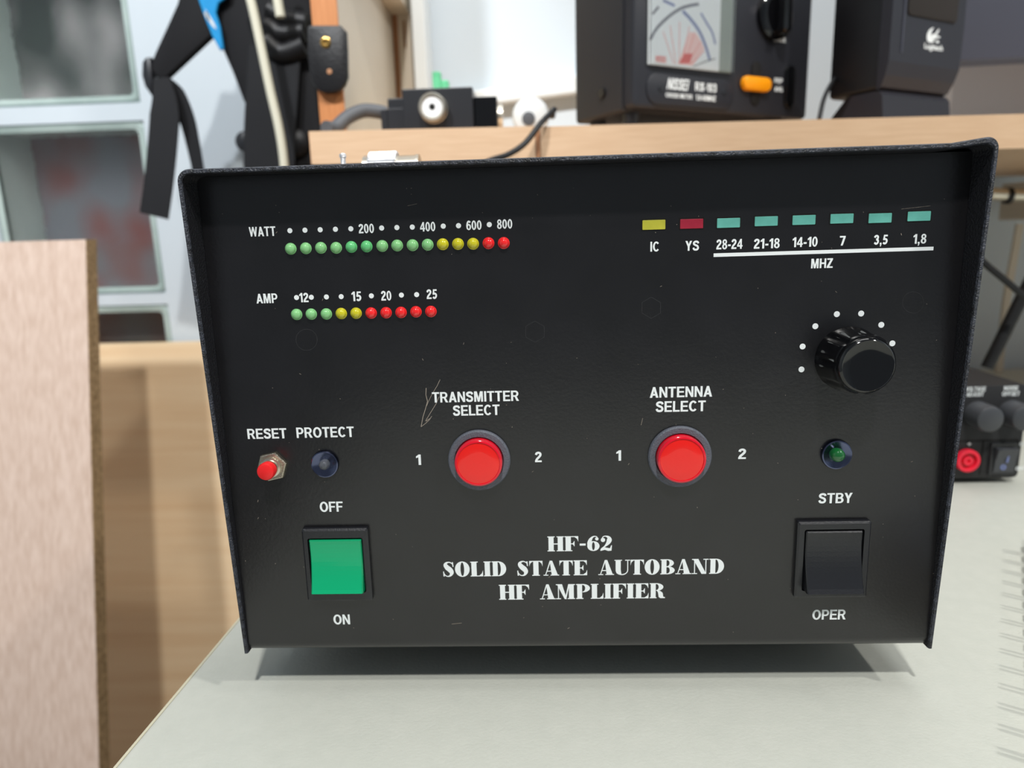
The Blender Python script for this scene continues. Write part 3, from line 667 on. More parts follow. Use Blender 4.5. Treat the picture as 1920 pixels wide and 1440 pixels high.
b = nb(); box(b, x1+.0002, x1+.0038, .302, .60, .0, .2515); obj('divider_panel', b, 'shelf_edge_dark', sh, label='darker recessed divider')
x2 = x1+.0042; zR = lambda x: .2520-.0088*(x-x2)/1.0
sr = thing('right_desk_shelf', 'long light wooden desk shelf under the power meter and the speaker', 'shelf', (.45, .45, 0))
b = nb(); sboard(b, x2, 1.05, .30, .612, zR(x2), zR(1.05)); obj('board', b, 'shelf_wood', sr)
b = nb(); box(b, 1.02, 1.04, .32, .60, 0, zR(1.04)-th-.001); obj('support_panel', b, 'shelf_wood', sr)
b = nb(); box(b, x2+.001, x2+.02, .34, .60, 0, zR(x2+.02)-th-.0001); obj('support_panel', b, 'shelf_wood', sr)

# ================================================================== NARROW CABINET AND BACKGROUND STRIPS
cb0, cb1 = at(583, 0, .36), at(632, 0, .36); zc = .2556
cab = thing('narrow_cabinet', 'narrow cream cabinet with an orange wood front edge, behind the hanging backpack', 'cabinet', (cb1.x+.02, .5, zc))
ztop = .86
b = nb(); box(b, cb0.x+.001, cb1.x, .3605, .606, zc, ztop); obj('side_panel', b, 'cream_panel', cab)
b = nb(); box(b, cb0.x, cb1.x, .357, .3604, zc, ztop, .0008); obj('front_edge', b, 'orange_wood', cab, label='orange wood front edge')
pa, pb, pc = at(736, 33, .598), at(746, 33, .598), at(770, 31, .598)
b = nb(); box(b, cb1.x+.0005, pa.x, .598, .606, zc, ztop); obj('back_panel', b, 'brown_panel', cab, label='brown back strip')
b = nb(); box(b, pa.x+.0003, pb.x, .594, .605, zc, ztop); obj('trim_strip', b, 'shelf_edge_dark', cab)
b = nb(); box(b, pb.x+.0003, pc.x, .592, .605, zc, ztop); bp = obj('slotted_panel', b, 'cream_panel', cab)
s0, s1 = at(755, 38, .5918), at(762, 90, .5918)
b = nb(); prism(b, rrect((s0.x+s1.x)/2, (s0.z+s1.z)/2, abs(s1.x-s0.x), s0.z-s1.z, .0015, 4), 0, .0004)
obj('slot', b, 'brown_panel', bp, M=frame(Vector((0, .5919, 0))))
zu = at(745, 32, .60).z
b = nb(); box(b, cb1.x+.0005, pc.x, .362, .5915, zu, zu+.02); obj('inner_shelf', b, 'cream_panel', cab)
q0, q1 = at(771, 30, .56), at(796, 30, .56)
b = nb(); box(b, q0.x, q1.x, .56, .606, zc-.002, ztop, .0015); obj('side_post', b, 'white_plastic', cab, label='white front post')

# leather tab with two rivets, on the orange edge
Mt = frame(Vector((0, .352, 0))); g = lambda x, y: uv(Mt, x, y)
t = thing('leather_tab', 'black leather tab with a brass rivet hanging on the orange cabinet edge', 'strap', (g(616, 100)[0], .352, g(616, 175)[1]))
b = nb(); P = [g(578, 52), g(584, 49), g(640, 49), g(650, 60), g(652, 95), g(653, 145), g(648, 160), g(640, 170), g(628, 175), g(612, 176), g(598, 170), g(588, 158), g(583, 140), g(578, 100)]
prism(b, P, -.004, .0035, .0018, both=True); obj('tab', b, 'leather', t, smooth=True, M=Mt)
b = nb(); u, v = g(613, 82); lathe(b, [(.0042, .0034), (.0042, .0042), (.0030, .0048), (.0018, .0046), (.0016, .0036)], u, v, 24); obj('rivet', b, 'brass', t, smooth=True, M=Mt, label='brass rivet')
b = nb(); u, v = g(620, 136); lathe(b, [(.0022, .0034), (.0020, .0039), (.0008, .0040)], u, v, 16); obj('rivet', b, 'shelf_edge_dark', t, smooth=True, M=Mt, label='dull copper rivet')

# ================================================================== BACKPACK HANGING ON THE WALL
YB = .50; Mb = frame(Vector((0, YB, 0))); g = lambda x, y: uv(Mb, x, y)
bag = thing('backpack', 'black backpack with a blue patch and dangling webbing straps, hanging by the white wall', 'backpack', (g(510, 300)[0], YB, g(510, 312)[1]))
b = nb()
prism(b, [g(*p) for p in ((384,-60),(600,-60),(588,0),(590,120),(604,250),(606,330),(470,330),(469,262),(470,208),(452,188),(430,130),(408,80),(396,40))], -.055, 0, .008, both=True)
obj('body', b, 'pad_fabric', bag, smooth=True, M=Mb)
b = nb()
prism(b, [g(*p) for p in ((355,-60),(395,-60),(402,40),(404,66),(370,98),(325,140),(312,152),(296,146),(284,128),(296,98),(318,50),(336,10))], -.006, .006, .0035, both=True)
obj('shoulder_strap', b, 'pad_fabric', bag, smooth=True, M=Mb)
b = nb(); prism(b, [g(*p) for p in ((374,-60),(440,-60),(434,-2),(416,12),(412,30),(420,55),(426,96),(419,98),(405,72),(392,40),(380,6))], .0062, .0090, .0012)
bl = obj('blue_patch', b, 'blue_fabric', bag, M=Mb, label='bright blue fabric patch')
b = nb()
for P in (((393,22),(398,30),(409,48),(414,60),(408,56),(398,42)), ((391,30),(396,26),(402,44),(398,44))):
    prism(b, [g(*p) for p in P], .0091, .0096)
obj('emblem', b, 'page_white', bl, M=Mb, label='small pale emblem')
b = nb(); prism(b, [g(*p) for p in ((288,110),(280,111),(274,120),(273,145),(279,165),(291,182),(293,150))], -.004, .008, .002, both=True)
obj('buckle', b, 'plastic_black', bag, smooth=True, M=Mb)
def px3(x, y, Y): q = at(x, y, Y); return (q.x, q.y, q.z)
b = nb(); ribbon(b, [px3(303, 146, .495), px3(309, 200, .492), px3(305, 270, .49), px3(298, 340, .488), px3(289, 405, .487)], lambda t: .017+.013*min(1, t*3.2), .0022); obj('webbing_tail', b, 'webbing', bag)
b = nb(); ribbon(b, [px3(306, 150, .502), px3(330, 178, .504), px3(350, 222, .505), px3(362, 270, .505), px3(374, 330, .505)], lambda t: .012+.009*min(1, t*4)-.009*t, .0022); obj('webbing_loop', b, 'webbing', bag)
b = nb(); ribbon(b, [px3(515, 90, .492), px3(510, 180, .490), px3(506, 250, .49), px3(505, 335, .49)], .052, .003); obj('webbing_band', b, 'webbing', bag)
for k, (P, r) in enumerate(((((505, 18), (535, 34), (575, 42)), .009), (((500, 48), (530, 64), (572, 60)), .010), (((500, 78), (530, 100), (572, 86)), .011))):
    b = nb(); tube(b, [px3(x, y, .492) for x, y in P], r, 16); obj('rolled_fold', b, 'leather', bag, smooth=True)
b = nb(); lathe(b, [(.010, -.003), (.011, 0), (.010, .004), (.006, .006)], *g(462, 266), 24); obj('strap_button', b, 'plastic_black', bag, smooth=True, M=Mb)
b = nb(); lathe(b, [(.014, .0), (.014, .004), (.010, .008), (.003, .009)], *g(556, 268), 24); obj('strap_button', b, 'leather', bag, smooth=True, M=Mb)
YC = .46
b = nb(); tube(b, [px3(450, -60, YC), px3(470, 0, YC), px3(488, 80, YC), px3(507, 170, YC), px3(522, 235, YC), px3(531, 290, YC), px3(536, 350, YC), px3(538, 420, YC)], .0042, 16)
tag(obj('white_cable', b, 'white_cable', smooth=True), 'long off-white cable hanging down in front of the black backpack', 'cable')
b = nb(); tube(b, [px3(512, -60, .465), px3(519, -10, .465), px3(526, 32, .465)], .0044, 16)
tag(obj('cable_end', b, 'white_cable', smooth=True), 'short cut off-white cable end over the top of the backpack', 'cable')

# ================================================================== BACK WALL FITTINGS
b = nb(); a0, a1 = at(850, 183, .60), at(1150, 140, .60)
P = [(a0.x, a0.z-.012), (a1.x, a1.z-.014), (a1.x, a1.z+.006), (a0.x, a0.z+.004)]
prism(b, P, -.018, 0, .002)
tag(obj('cable_duct', b, 'white_plastic', M=frame(Vector((0, .60, 0)))), 'white plastic cable duct on the wall left of the power meter', 'cable duct')
zL = .2540
Yg = .47
gp = at(825, 160, Yg)
t = thing('green_terminal', 'green plug block peeking over the black adapter box', 'plug', (gp.x, Yg, zL))
for (xa, xb, yt) in ((810, 826, 134), (826, 841, 150)):
    q0, q1 = at(xa, yt, Yg), at(xb, yt, Yg); b = nb(); box(b, q0.x, q1.x-.0003, Yg, Yg+.01, zL+.0005, q0.z, .0012); obj('plug_body', b, 'green_plug', t)
q = at(995, 218, .44)
t = thing('white_knob_jar', 'blurry round white plastic cap left of the power meter', 'cap', (q.x, .44, zL))
Mj = frame(Vector((q.x, .44, q.z)))
b = nb(); lathe(b, [(.0145, -.014), (.0165, -.010), (.017, 0), (.0155, .004), (.011, .006)], 0, 0, 36); obj('cap_body', b, 'white_plastic', t, smooth=True, M=Mj)
b = nb(); lathe(b, [(.006, .006), (.006, .0075), (.003, .008)], -.002, -.003, 24); obj('cap_hole', b, 'grey_cable', t, smooth=True, M=Mj)
b = nb(); box(b, q.x-.012, q.x+.012, .445, .456, .2525, q.z-.010, .002); obj('cap_foot', b, 'white_plastic', t)

# ================================================================== BLACK ADAPTER BOX WITH COAX SOCKET
YX = .335; Mx = frame(Vector((0, YX, 0))); g = lambda x, y: uv(Mx, x, y)
bu, bv = g(753, 167); bu2, _ = g(886, 170); z0 = .2536
t = thing('adapter_box', 'small black metal box with a silver coaxial socket, on the left shelf', 'adapter', ((bu+bu2)/2, YX+.02, z0))
b = nb(); box(b, bu, bu2, YX, YX+.045, z0, bv, .0008); obj('box_body', b, 'plastic_black', t)
uL, vL = g(722, 181); uLL, vLL = g(710, 202)
b = nb(); box(b, uL, bu-.0001, YX+.008, YX+.04, z0, vL, .0006); obj('left_step', b, 'plastic_black', t)
b = nb(); box(b, uLL, uL-.0001, YX+.006, YX+.04, z0, vLL, .0006); box(b, uL, bu-.0001, YX+.005, YX+.0079, z0, vLL, .0003); obj('left_flange', b, 'plastic_black', t)
uR, vR = g(931, 178); 
b = nb(); box(b, bu2+.0001, uR, YX+.004, YX+.038, z0, vR, .0008); obj('right_step', b, 'gloss_black', t)
cu, cv = g(813, 204); b = nb(); r = .0108
lathe(b, [(r*1.02, 0), (r*1.02, .001), (r, .0012), (r*.98, .009), (r*.93, .0098), (r*.80, .0098), (r*.78, .0088), (r*.76, .002)], cu, cv, 60, mod=lambda a, z: 1+.012*math.cos(a*40)); sk = obj('coaxial_socket', b, 'nickel', t, smooth=True, M=Mx)
b = nb(); lathe(b, [(r*.76, .004), (r*.76, .0075), (r*.68, .0084), (r*.24, .0084), (r*.20, .0070)], cu, cv, 40); obj('insulator', b, 'teflon', sk, smooth=True, M=Mx)
b = nb(); lathe(b, [(r*.19, .0070), (r*.19, .0086), (r*.02, .0087)], cu, cv, 20); obj('centre_contact', b, 'hole_dark', sk, smooth=True, M=Mx)
cu, cv = g(940, 212)
b = nb(); tube(b, [(uR+.0002, YX+.02, cv), (uR+.0035, YX+.02, cv)], .0098, 32, smooth=False); obj('side_socket', b, 'nickel', t, smooth=True)
b = nb(); tube(b, [px3(724, 213, .358), px3(706, 209, .356), px3(680, 208, .352), px3(652, 220, .344), px3(628, 240, .335), px3(612, 262, .330)][:5]+[(at(612, 246, .325).x, .325, .2602)], .0055, 16)
tag(obj('thick_grey_cable', b, 'grey_cable', smooth=True), 'thick dark grey cable curving out of the left end of the adapter box', 'cable')
b = nb(); tube(b, [px3(1040, 205, .31), px3(1014, 231, .293), px3(985, 268, .285), px3(952, 290, .275), px3(915, 303, .262), px3(880, 330, .25)], .0021, 12)
tag(obj('black_cable', b, 'black_cable', smooth=True), 'thin black cable drooping over the seam between the two shelves', 'cable')

# ================================================================== CROSS NEEDLE POWER METER
PH = math.radians(30); P0 = at(1187, 200, .325); MM = frame(Vector((P0.x, P0.y, 0)), PH); g = lambda x, y: uv(MM, x, y)
zb = zR(P0.x); vb = g(1350, 212)[1]
u1 = g(1516, 150)[0]; ztp = .40; DM = .075
pm = thing('power_meter', 'black cross-needle radio power meter with a white dial and an orange button', 'meter', (P0.x+.05, P0.y+.06, zb))
b = nb()
prof = rrect(u1/2, (vb+ztp)/2, u1, ztp-vb, .004, 4)
prism(b, prof, -.012, 0, .0025); obj('front_face', b, 'meter_face', pm, smooth=True, M=MM)
b = nb(); prism(b, rrect(u1/2, (vb+ztp)/2, u1+.004, ztp-vb+.003, .003, 3), -DM, -.0121, .001); obj('case', b, 'meter_case', pm, smooth=True, M=MM)
for (uu, ww) in ((.012, -.018), (u1-.02, -.018), (.012, -DM+.012), (u1-.02, -DM+.012)):
    q = MM @ Vector((uu, 0, ww)); zf = zR(q.x); b = nb()
    lathe(b, [(.006, zf), (.007, vb-.0020)], q.x, q.y, 24); obj('foot', b, 'plastic_black', pm, smooth=True)
for px, py in ((1131, 175), (1035, 215)):
    # screws on the left side
    d = ray(px, py); Xs = MM.col[0].xyz; O = MM @ Vector((-.002, 0, 0)); tt = (O-CAM).dot(Xs)/d.dot(Xs); q = MM.inverted() @ (CAM+d*tt)
    b = nb(); tube(b, [MM @ Vector((-.0005, q.y, q.z)), MM @ Vector((-.0042, q.y, q.z))], .0038, 20, smooth=False); obj('screw', b, 'gloss_black', pm, smooth=True)
# dial window
W0 = [g(1213, 119), g(1368, 131)]; ul, ur = W0[0][0], g(1371, 60)[0]; vlow = g(1213, 121)[1]
uscale_r = g(1347, 60)[0]
b = nb(); prism(b, [(ul, vlow), (ur, vlow), (ur, ztp-.012), (ul, ztp-.012)], .0002, .0010); win = obj('dial_window', b, 'dial_side', pm, M=MM)
b = nb(); prism(b, [(ul, vlow), (uscale_r, vlow), (uscale_r, ztp-.012), (ul, ztp-.012)], .0011, .0014); obj('dial_plate', b, 'dial_paper', win, M=MM)
def arc(b, pts, wd, z=.0015):
    P = smoothpath([Vector((*g(*p), 0)) for p in pts], 6)
    for a, c in zip(P, P[1:]):
        d = (c-a); n = Vector((-d.y, d.x)).normalized()*wd
        b.faces.new([b.verts.new((p.x+s*n.x, p.y+s*n.y, z)) for p, s in ((a,1),(a,-1),(c,-1),(c,1))])
b = nb(); arc(b, [(1216, 76), (1228, 55), (1250, 33), (1272, 18), (1290, 12), (1307, 9)], .0011); arc(b, [(1220, 28), (1232, 14)], .0009); obj('forward_scale', b, 'dial_grey', win, M=MM)
b = nb(); arc(b, [(1277, 22), (1292, 38), (1308, 60), (1320, 88), (1328, 115)], .0013); arc(b, [(1311, 26), (1322, 45), (1332, 62), (1338, 84)], .0009); arc(b, [(1240, 2), (1262, 12)], .0010); obj('reflected_scale', b, 'dial_blue', win, M=MM)
b = nb(); b.faces.new([b.verts.new((*g(*p), .00145)) for p in ((1268, 121), (1290, 60), (1304, 66), (1318, 92), (1296, 124))]); obj('red_zone', b, 'dial_pink', win, M=MM)
b = nb()
for p, q_ in (((1240,60),(1260,121)), ((1253,49),(1264,121)), ((1271,42),(1270,121)), ((1289,50),(1275,121)), ((1300,60),(1280,122)), ((1312,78),(1284,122)), ((1318,96),(1290,124))): arc(b, [p, q_], .00022, .0016)
for k in range(5): arc(b, [(1272+k*4, 120), (1282+k*3, 102)], .0010, .00155)
u, v = g(1236, 112); sans(b, 'NISSEI', u, v, .010, .0042, z1=.0016, bold=.05); obj('swr_lines', b, 'dial_red', win, M=MM)
b = nb(); arc(b, [(1296, 126), (1318, 117), (1338, 111)], .0003, .0017); obj('needle', b, 'hole_dark', win, M=MM)
b = nb(); prism(b, [(ul, vlow), (ur, vlow), (ur, ztp-.012), (ul, ztp-.012)], .0030, .0040); obj('window_glass', b, 'clear_glass', win, M=MM)
# oval name plate
n0, n1 = g(1211, 165), g(1373, 180); cu, cv = (n0[0]+n1[0])/2, (g(1290, 172)[1]); hh = abs(g(1290, 143)[1]-g(1290, 201)[1])
b = nb(); prism(b, rrect(cu, cv, n1[0]-n0[0], hh, hh/2.2, 8), .0002, .0014, .0006); npl = obj('name_plate', b, 'meter_face', pm, smooth=True, M=MM)
def mt(s, x, y, wp, hp, mi='print_white', bold=.03, shear=0, par=npl):
    b = nb(); u, v = g(x, y); w_, h2 = span(MM, x, y, wp, hp); sans(b, s, u, v, w_, h2, z1=.0016, bold=bold, shear=shear); return obj('printed_text', b, mi, par, M=MM)
mt('NISSEI', 1269, 159, 43, 21, bold=.06, shear=.35); mt('RX-103', 1321, 164.5, 40, 16, bold=.04); mt('CROSS METER', 1271, 180.5, 50, 8); mt('1.8-60MHZ', 1321, 184.5, 37, 10)
for x, y in ((1237, 166), (1356, 173)):
    b = nb(); lathe(b, [(.0026, .0013), (.0026, .0020), (.0012, .0022)], *g(x, y), 16); obj('screw', b, 'plastic_black', npl, smooth=True, M=MM)
# orange button, slots, rotary selector
b = nb(); u, v = g(1416, 157)
for dx in (0,):
    prism(b, rrect(u, v, .0105, .034, .005, 6), .0001, .0012, .0005)
obj('button_recess', b, 'hole_dark', pm, smooth=True, M=MM)
b = nb(); u2, v2 = uv(MM, 1420, 157, .004); w_, h2 = span(MM, 1420, 157, 52, 27); prism(b, rrect(u2, v2, w_, h2, h2/2.1, 8), .0012, .0058, .0022); obj('orange_button', b, 'orange_button', pm, smooth=True, M=MM, label='orange push button')
b = nb(); prism(b, rrect(*g(1478, 163), .011, .034, .005, 6), .0001, .0030, .001); obj('black_button', b, 'gloss_black', pm, smooth=True, M=MM)
for s, x, y in (('PEP', 1457, 152), ('AVG', 1457, 168)): mt(s, x, y, 15, 9, par=pm)
b = nb(); u, v = g(1450, 30); lathe(b, [(.0195, 0), (.0190, .004), (.0150, .006), (.0135, .0062)], u, v, 48); kb = obj('range_knob', b, 'gloss_black', pm, smooth=True, M=MM)
b = nb(); prism(b, rrect(u, v, .0085, .032, .003, 4), .0062, .0170, .0020); obj('grip', b, 'gloss_black', kb, smooth=True, M=MM)
mt('MAX', 1459, 75, 24, 9, par=pm)

# ================================================================== SPEAKER AND MONITOR ON THE RIGHT SHELF
P1 = at(1660, 165, .345); MS = frame(Vector((P1.x, P1.y, 0)), PH); g = lambda x, y: uv(MS, x, y)
uR_ = g(1801, 100)[0]; vbm = g(1663, 166)[1]; zsf = zR(P1.x)
sp = thing('desktop_speaker', 'dark grey desktop speaker with a white emblem standing at the right end of the shelf', 'speaker', (P1.x+.03, P1.y+.04, zsf))
DS = .052
b = nb(); prism(b, rrect(uR_/2, (vbm+.41)/2, uR_-.001, .41-vbm, .004, 4), -DS, -.0081, .003, both=True); obj('cabinet', b, 'speaker_black', sp, smooth=True, M=MS)
# front shell: profile in (w, v), swept along u; bulges then tucks in above the base
pr = [(-.008, .41), (.0, .41), (.001, .33), (.001, vbm+.020), (-.001, vbm+.010), (-.004, vbm+.002), (-.008, vbm)]
b = nb(); ws = [(0, 1), (uR_, 1)]
for i, (x, _) in enumerate(ws): pass
def sweep(b, pr, ua, ub):
    A = [b.verts.new((ua(v) if callable(ua) else ua, v, w_)) for w_, v in pr]; B = [b.verts.new((ub(v) if callable(ub) else ub, v, w_)) for w_, v in pr]
    n = len(pr)
    for i in range(n): b.faces.new((A[i], A[(i+1)%n], B[(i+1)%n], B[i]))
    b.faces.new(A[::-1]); b.faces.new(B)
sweep(b, pr, 0, lambda v: uR_-(.006*max(0, 1-(v-vbm)/.025)))
obj('front_shell', b, 'speaker_front', sp, M=MS)
vfl = g(1720, 214)[1]
uR2 = g(1787, 190)[0]
pr = [(-.045, zsf+.0005), (-.004, zsf+.0005), (-.0005, zsf+.003), (-.003, vbm-.004), (-.006, vbm-.0004), (-.030, vbm-.0004)]
b = nb(); sweep(b, pr, .001, uR2); obj('base', b, 'speaker_front', sp, M=MS)
pr = [(-.060, zsf+.0005), (-.0455, zsf+.0005), (-.0305, vbm-.0005), (-.034, vbm-.0005)]
b = nb(); sweep(b, pr, .001, uR2*.8); obj('base_strut', b, 'speaker_black', sp, M=MS)
gu0, gv0 = g(1698, 33); gu1, gv1 = g(1790, 42)
b = nb(); vg = g(1742, 37)[1]; prism(b, rrect((gu0+gu1)/2, vg+.05, gu1-gu0, .10, .004, 5), .0011, .0022, .0006); obj('grille', b, 'grille_cloth', sp, smooth=True, M=MS)
b = nb(); gl0 = g(1690, 60)[0]; prism(b, [(gl0-.0006, g(1690, 100)[1]), (gl0+.0006, g(1690, 100)[1]), (gl0+.0006, .40), (gl0-.0006, .40)], .0011, .0018); obj('trim_line', b, 'monitor_plastic', sp, M=MS)
# emblem: swoosh with three rays, and the name
b = nb(); e4 = lambda *P: [g(1500+x/4.571, y/4.571) for x, y in P]
for P in (((1135,240),(1112,245),(1090,265),(1075,300),(1073,335),(1082,360),(1105,372),(1125,366),(1142,352),(1120,345),(1110,325),(1108,295),(1118,265)),
          ((1142,292),(1178,248),(1180,262),(1160,300)), ((1140,305),(1188,318),(1186,330),(1150,326)), ((1112,300),(1160,290),(1160,330),(1130,345),(1112,340)), ((1152,350),(1172,350),(1178,370),(1160,376),(1150,364))):
    b.faces.new([b.verts.new((u, v, .0013)) for u, v in e4(*P)])
obj('emblem', b, 'print_white', sp, M=MS)
b = nb(); u, v = g(1747.5, 90.5); w_, h2 = span(MS, 1747.5, 91, 35, 14); plain_sans(b, 'Logitech', u, v, w_, h2, z1=.0013, bold=.03); obj('printed_text', b, 'print_white', sp, M=MS)
m0 = at(1795, 115, .44); m1 = at(1920, 108, .44)
mo = thing('computer_monitor', 'dark blue-grey monitor whose lower corner shows behind the speaker at the right edge', 'monitor', (.62, .46, zR(.62)))
b = nb(); xa, xb = m0.x, m0.x+.50; za = m0.z; k = (m1.z-m0.z)/(m1.x-m0.x)
prism(b, [(xa, za), (xb, za+k*(xb-xa)), (xb, za+.33), (xa, za+.33)], -.030, 0, .003, both=True); obj('screen_housing', b, 'monitor_plastic', mo, smooth=True, M=frame(Vector((0, .44, 0))))
b = nb(); box(b, .68, .74, .471, .49, zR(.7)+.009, za+.16, .003); obj('stand_neck', b, 'monitor_plastic', mo)
b = nb(); box(b, .60, .82, .40, .56, zR(.6), zR(.6)+.0085, .003); obj('stand_base', b, 'monitor_plastic', mo)
b = nb(); q = at(1835, 208, .40); box(b, q.x, q.x+.16, .40, .52, zR(q.x), zR(q.x)+.0035, .0006)
tag(obj('paper_stack', b, 'page_white'), 'thin stack of white paper lying on the shelf right of the speaker', 'paper')
b = nb(); q0, q1 = at(1790, 120, .56), at(1920, 120, .56); box(b, q0.x, q0.x+.5, .56, .575, zR(q0.x), q0.z+.16, .001)
tag(obj('shade_board', b, 'shade_grey'), 'added grey board standing in for the shaded wall under the monitor', 'board')  # added board, its grey stands for shade on the wall
b = nb(); tube(b, [px3(1580, 130, .40), px3(1560, 155, .38), px3(1545, 185, .36), px3(1536, 224, .345)], .0018, 10); b2 = b
tag(obj('speaker_cable', b, 'black_cable', smooth=True), 'thin black cable hanging left of the speaker', 'cable')

# ================================================================== UNDER THE SHELF AT THE RIGHT
YR = .50
t = thing('metal_rod', 'thin chrome rod with a dark clamp under the right end of the shelf', 'rod', (at(1890, 366, YR).x, YR, at(1890, 366, YR).z))
b = nb(); tube(b, [px3(1855, 364, YR), px3(1990, 370, YR)], .0062, 20, smooth=False); obj('tube', b, 'nickel', t, smooth=True)
b = nb(); tube(b, [px3(1886, 367, YR), px3(1894, 367, YR)], .0080, 20, smooth=False); obj('clamp', b, 'leather', t, smooth=True)
b = nb(); q = at(1990, 372, YR); box(b, q.x, q.x+.02, YR-.01, .595, q.z-.02, q.z+.02, .002); obj('bracket', b, 'cream_panel', t)
b = nb(); tube(b, [px3(1800, 450, .33), px3(1850, 497, .33), px3(1890, 530, .33), px3(1960, 590, .33)], .0026, 12)
tag(obj('diagonal_cable', b, 'black_cable', smooth=True), 'thin black cable sloping down to the right under the shelf', 'cable')
b = nb(); tube(b, [px3(1960, 470, .36), px3(1925, 540, .36), px3(1895, 600, .36), px3(1868, 655, .36), px3(1850, 690, .36)], .0050, 14)
tag(obj('thick_black_cable', b, 'black_cable', smooth=True), 'thick black cable rising behind the small power supply', 'cable')
b = nb(); q0, q1 = at(1908, 440, .585), at(1886, 560, .585)
ribbon(b, [px3(1912, 420, .585), px3(1886, 570, .585), px3(1872, 700, .585)], .008, .004); 
tag(obj('wooden_strip', b, 'cream_panel'), 'narrow slanting wooden strip against the wall under the shelf', 'strip')

# ================================================================== POWER SUPPLY
YP = atz(1850, 897, .004).y; MP = frame(Vector((0, YP, 0))); g = lambda x, y: uv(MP, x, y)
ux1 = g(1921, 800)[0]; zt_ = g(1880, 722)[1]; ux0 = ux1-.16; zb_ = .004
ps = thing('power_supply', 'small black bench power supply with two knobs and a red socket, right of the amplifier', 'power supply', ((ux0+ux1)/2, YP+.06, 0))
b = nb(); prism(b, rrect((ux0+ux1)/2, (zt_+zb_)/2, ux1-ux0, zt_-zb_, .0035, 4), -.14, 0, .001); obj('case', b, 'psu_black', ps, smooth=True, M=MP)
for x in (ux0+.015, ux1-.018):
    for y in (YP+.02, YP+.12):
        b = nb(); lathe(b, [(.006, 0), (.006, zb_)], x, y, 20); obj('foot', b, 'plastic_black', ps)
vs = g(1850, 826)[1]; b = nb(); prism(b, [(ux0+.003, vs-.0005), (ux1-.003, vs-.0005), (ux1-.003, vs+.0005), (ux0+.003, vs+.0005)], 0, .0002)
us = g(1840, 860)[0]; prism(b, [(us-.0004, zb_+.003), (us+.0004, zb_+.003), (us+.0004, vs), (us-.0004, vs)], 0, .0002)
us = g(1904, 860)[0]; prism(b, [(us-.0004, zb_+.003), (us+.0004, zb_+.003), (us+.0004, vs), (us-.0004, vs)], 0, .0002)
obj('panel_groove', b, 'hole_dark', ps, M=MP)
for x, y in ((1831, 776), (1895, 774)):
    u, v = g(x, y); b = nb(); lathe(b, [(.0088, 0), (.0088, .012), (.0082, .0148), (.0070, .0156), (.001, .0158)], u, v, 40); obj('control_knob', b, 'psu_knob', ps, smooth=True, M=MP)
def pt(s, x, y, wp, hp):
    b = nb(); u, v = g(x, y); w_, h2 = span(MP, x, y, wp, hp); sans(b, s, u, v, w_, h2, z1=.0003, bold=.03); obj('printed_text', b, 'print_white', ps, M=MP)
pt('VOLTAGE', 1829, 729, 38, 8); pt('ADJUST', 1828, 739, 32, 8); pt('NOISE', 1895.5, 727.5, 27, 8); pt('OFFSET', 1895, 738, 33, 8); pt('+', 1817, 832, 8, 8); pt('ON', 1917, 832, 12, 7); pt('OFF', 1912, 878, 16, 7)
u, v = g(1811, 862); b = nb(); R = .0078
lathe(b, [(R, 0), (R, .0030), (R*.94, .0036), (R*.72, .0036), (R*.66, .0012)], u, v, 40); jk = obj('red_socket', b, 'jack_red', ps, smooth=True, M=MP, label='red ringed socket')
b = nb(); lathe(b, [(R*.66, .0008), (R*.66, .0014), (R*.40, .0014)], u, v, 32); obj('socket_recess', b, 'jack_red_dark', jk, smooth=True, M=MP)
b = nb(); lathe(b, [(R*.40, .0012), (R*.40, .0032), (R*.18, .0032), (R*.15, .0016)], u, v, 32); obj('socket_core', b, 'jack_red', jk, smooth=True, M=MP)
(ua, va), (ub, vb_) = g(1858, 830), g(1900, 889)
b = nb(); prism(b, rrect((ua+ub)/2, (va+vb_)/2, ub-ua, va-vb_, .0008, 3), 0, .0012, .0004); rs = obj('rocker_switch', b, 'plastic_black', ps, M=MP)
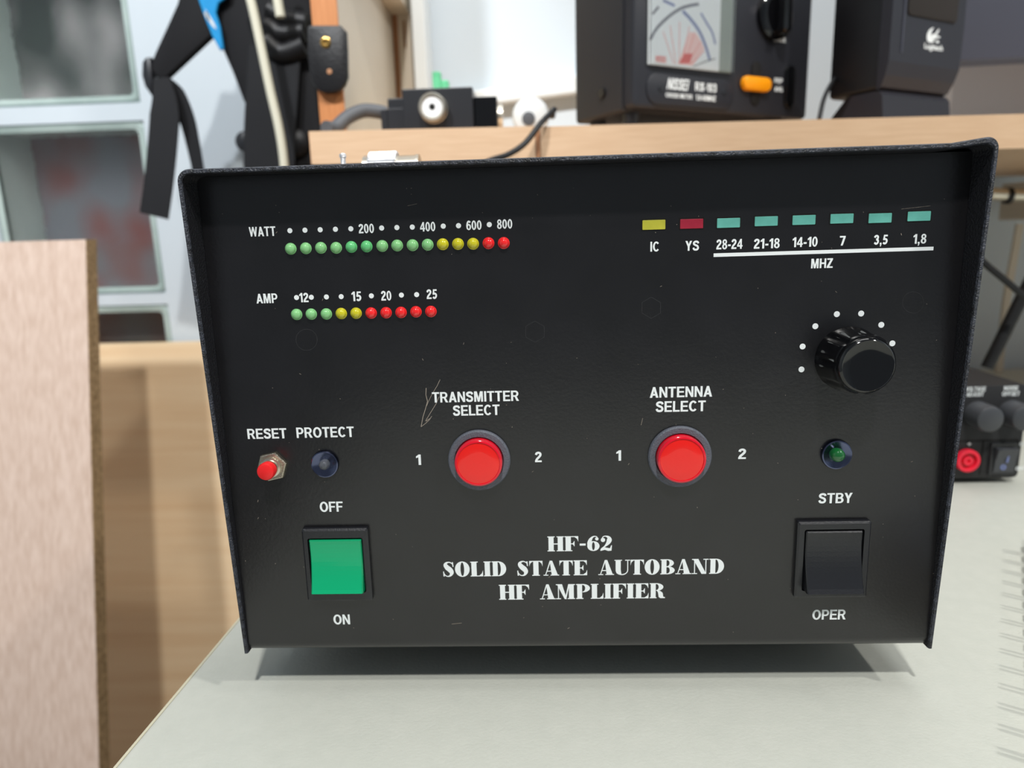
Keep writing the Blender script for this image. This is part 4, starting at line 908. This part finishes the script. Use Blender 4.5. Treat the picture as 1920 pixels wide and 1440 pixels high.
(ua, va), (ub, vb_) = g(1865, 838), g(1897, 884); b = nb()
A = [(va, .0014), (va-.0008, .0050), ((va+vb_)/2, .0026), (vb_, .0016), (vb_, .0012), (va, .0012)]
Lv = [b.verts.new((ua, v, w_)) for v, w_ in A]; Rv = [b.verts.new((ub, v, w_)) for v, w_ in A]
for i in range(len(A)): b.faces.new((Lv[i], Lv[(i+1)%6], Rv[(i+1)%6], Rv[i]))
b.faces.new(Lv[::-1]); b.faces.new(Rv); obj('rocker', b, 'psu_knob', rs, M=MP)
b = nb(); u, v = g(1877, 874); lathe(b, [(.0019, .0016), (.0019, .0024), (.0008, .0024), (.0008, .0022)], u, v, 24, cap=False)
u, v = g(1883, 858); prism(b, [(u-.0007, v-.0024), (u+.0004, v-.0024), (u+.0010, v+.0020), (u, v+.0020)], .0028, .0036); obj('switch_marks', b, 'dial_blue', rs, M=MP)

# ================================================================== SPIRAL NOTEBOOK (just outside the right edge; its wire loops shade the table)
A0, A1 = atz(1921, 1042, .0), atz(1935, 1425, .0)
d = (A1-A0); Ld = d.length; d.normalize(); nr = Vector((-d.y, d.x, 0))
if nr.x < 0: nr = -nr
nbk = thing('spiral_notebook', 'twin-wire spiral notebook at the lower right edge of the table', 'notebook', (A0.x+.1, A0.y-.05, 0))
b = nb(); s_ = A0+nr*.018-d*.02; e_ = A1+nr*.018+d*.04
prism(b, [(p.x, p.y) for p in (s_, e_, e_+nr*.13, s_+nr*.13)], .0008, .024); obj('pages', b, 'page_white', nbk)
b = nb(); prism(b, [(p.x, p.y) for p in (s_, e_, e_+nr*.132, s_+nr*.132)], .0241, .0248); obj('cover', b, 'cover_grey', nbk)
b = nb()
for k in range(16):
    for dd in (-.0014, .0014):
        c = A0+nr*.0112+d*(Ld*k/13+dd); c = Vector((c.x, c.y, .0105)); R = .0095
        tube(b, [c+nr*R*math.cos(a)*1.0+Vector((0, 0, R*math.sin(a))) for a in [math.radians(q*30) for q in range(0, 12)]], .0008, 6)
obj('wire_binding', b, 'nickel', nbk, smooth=True)
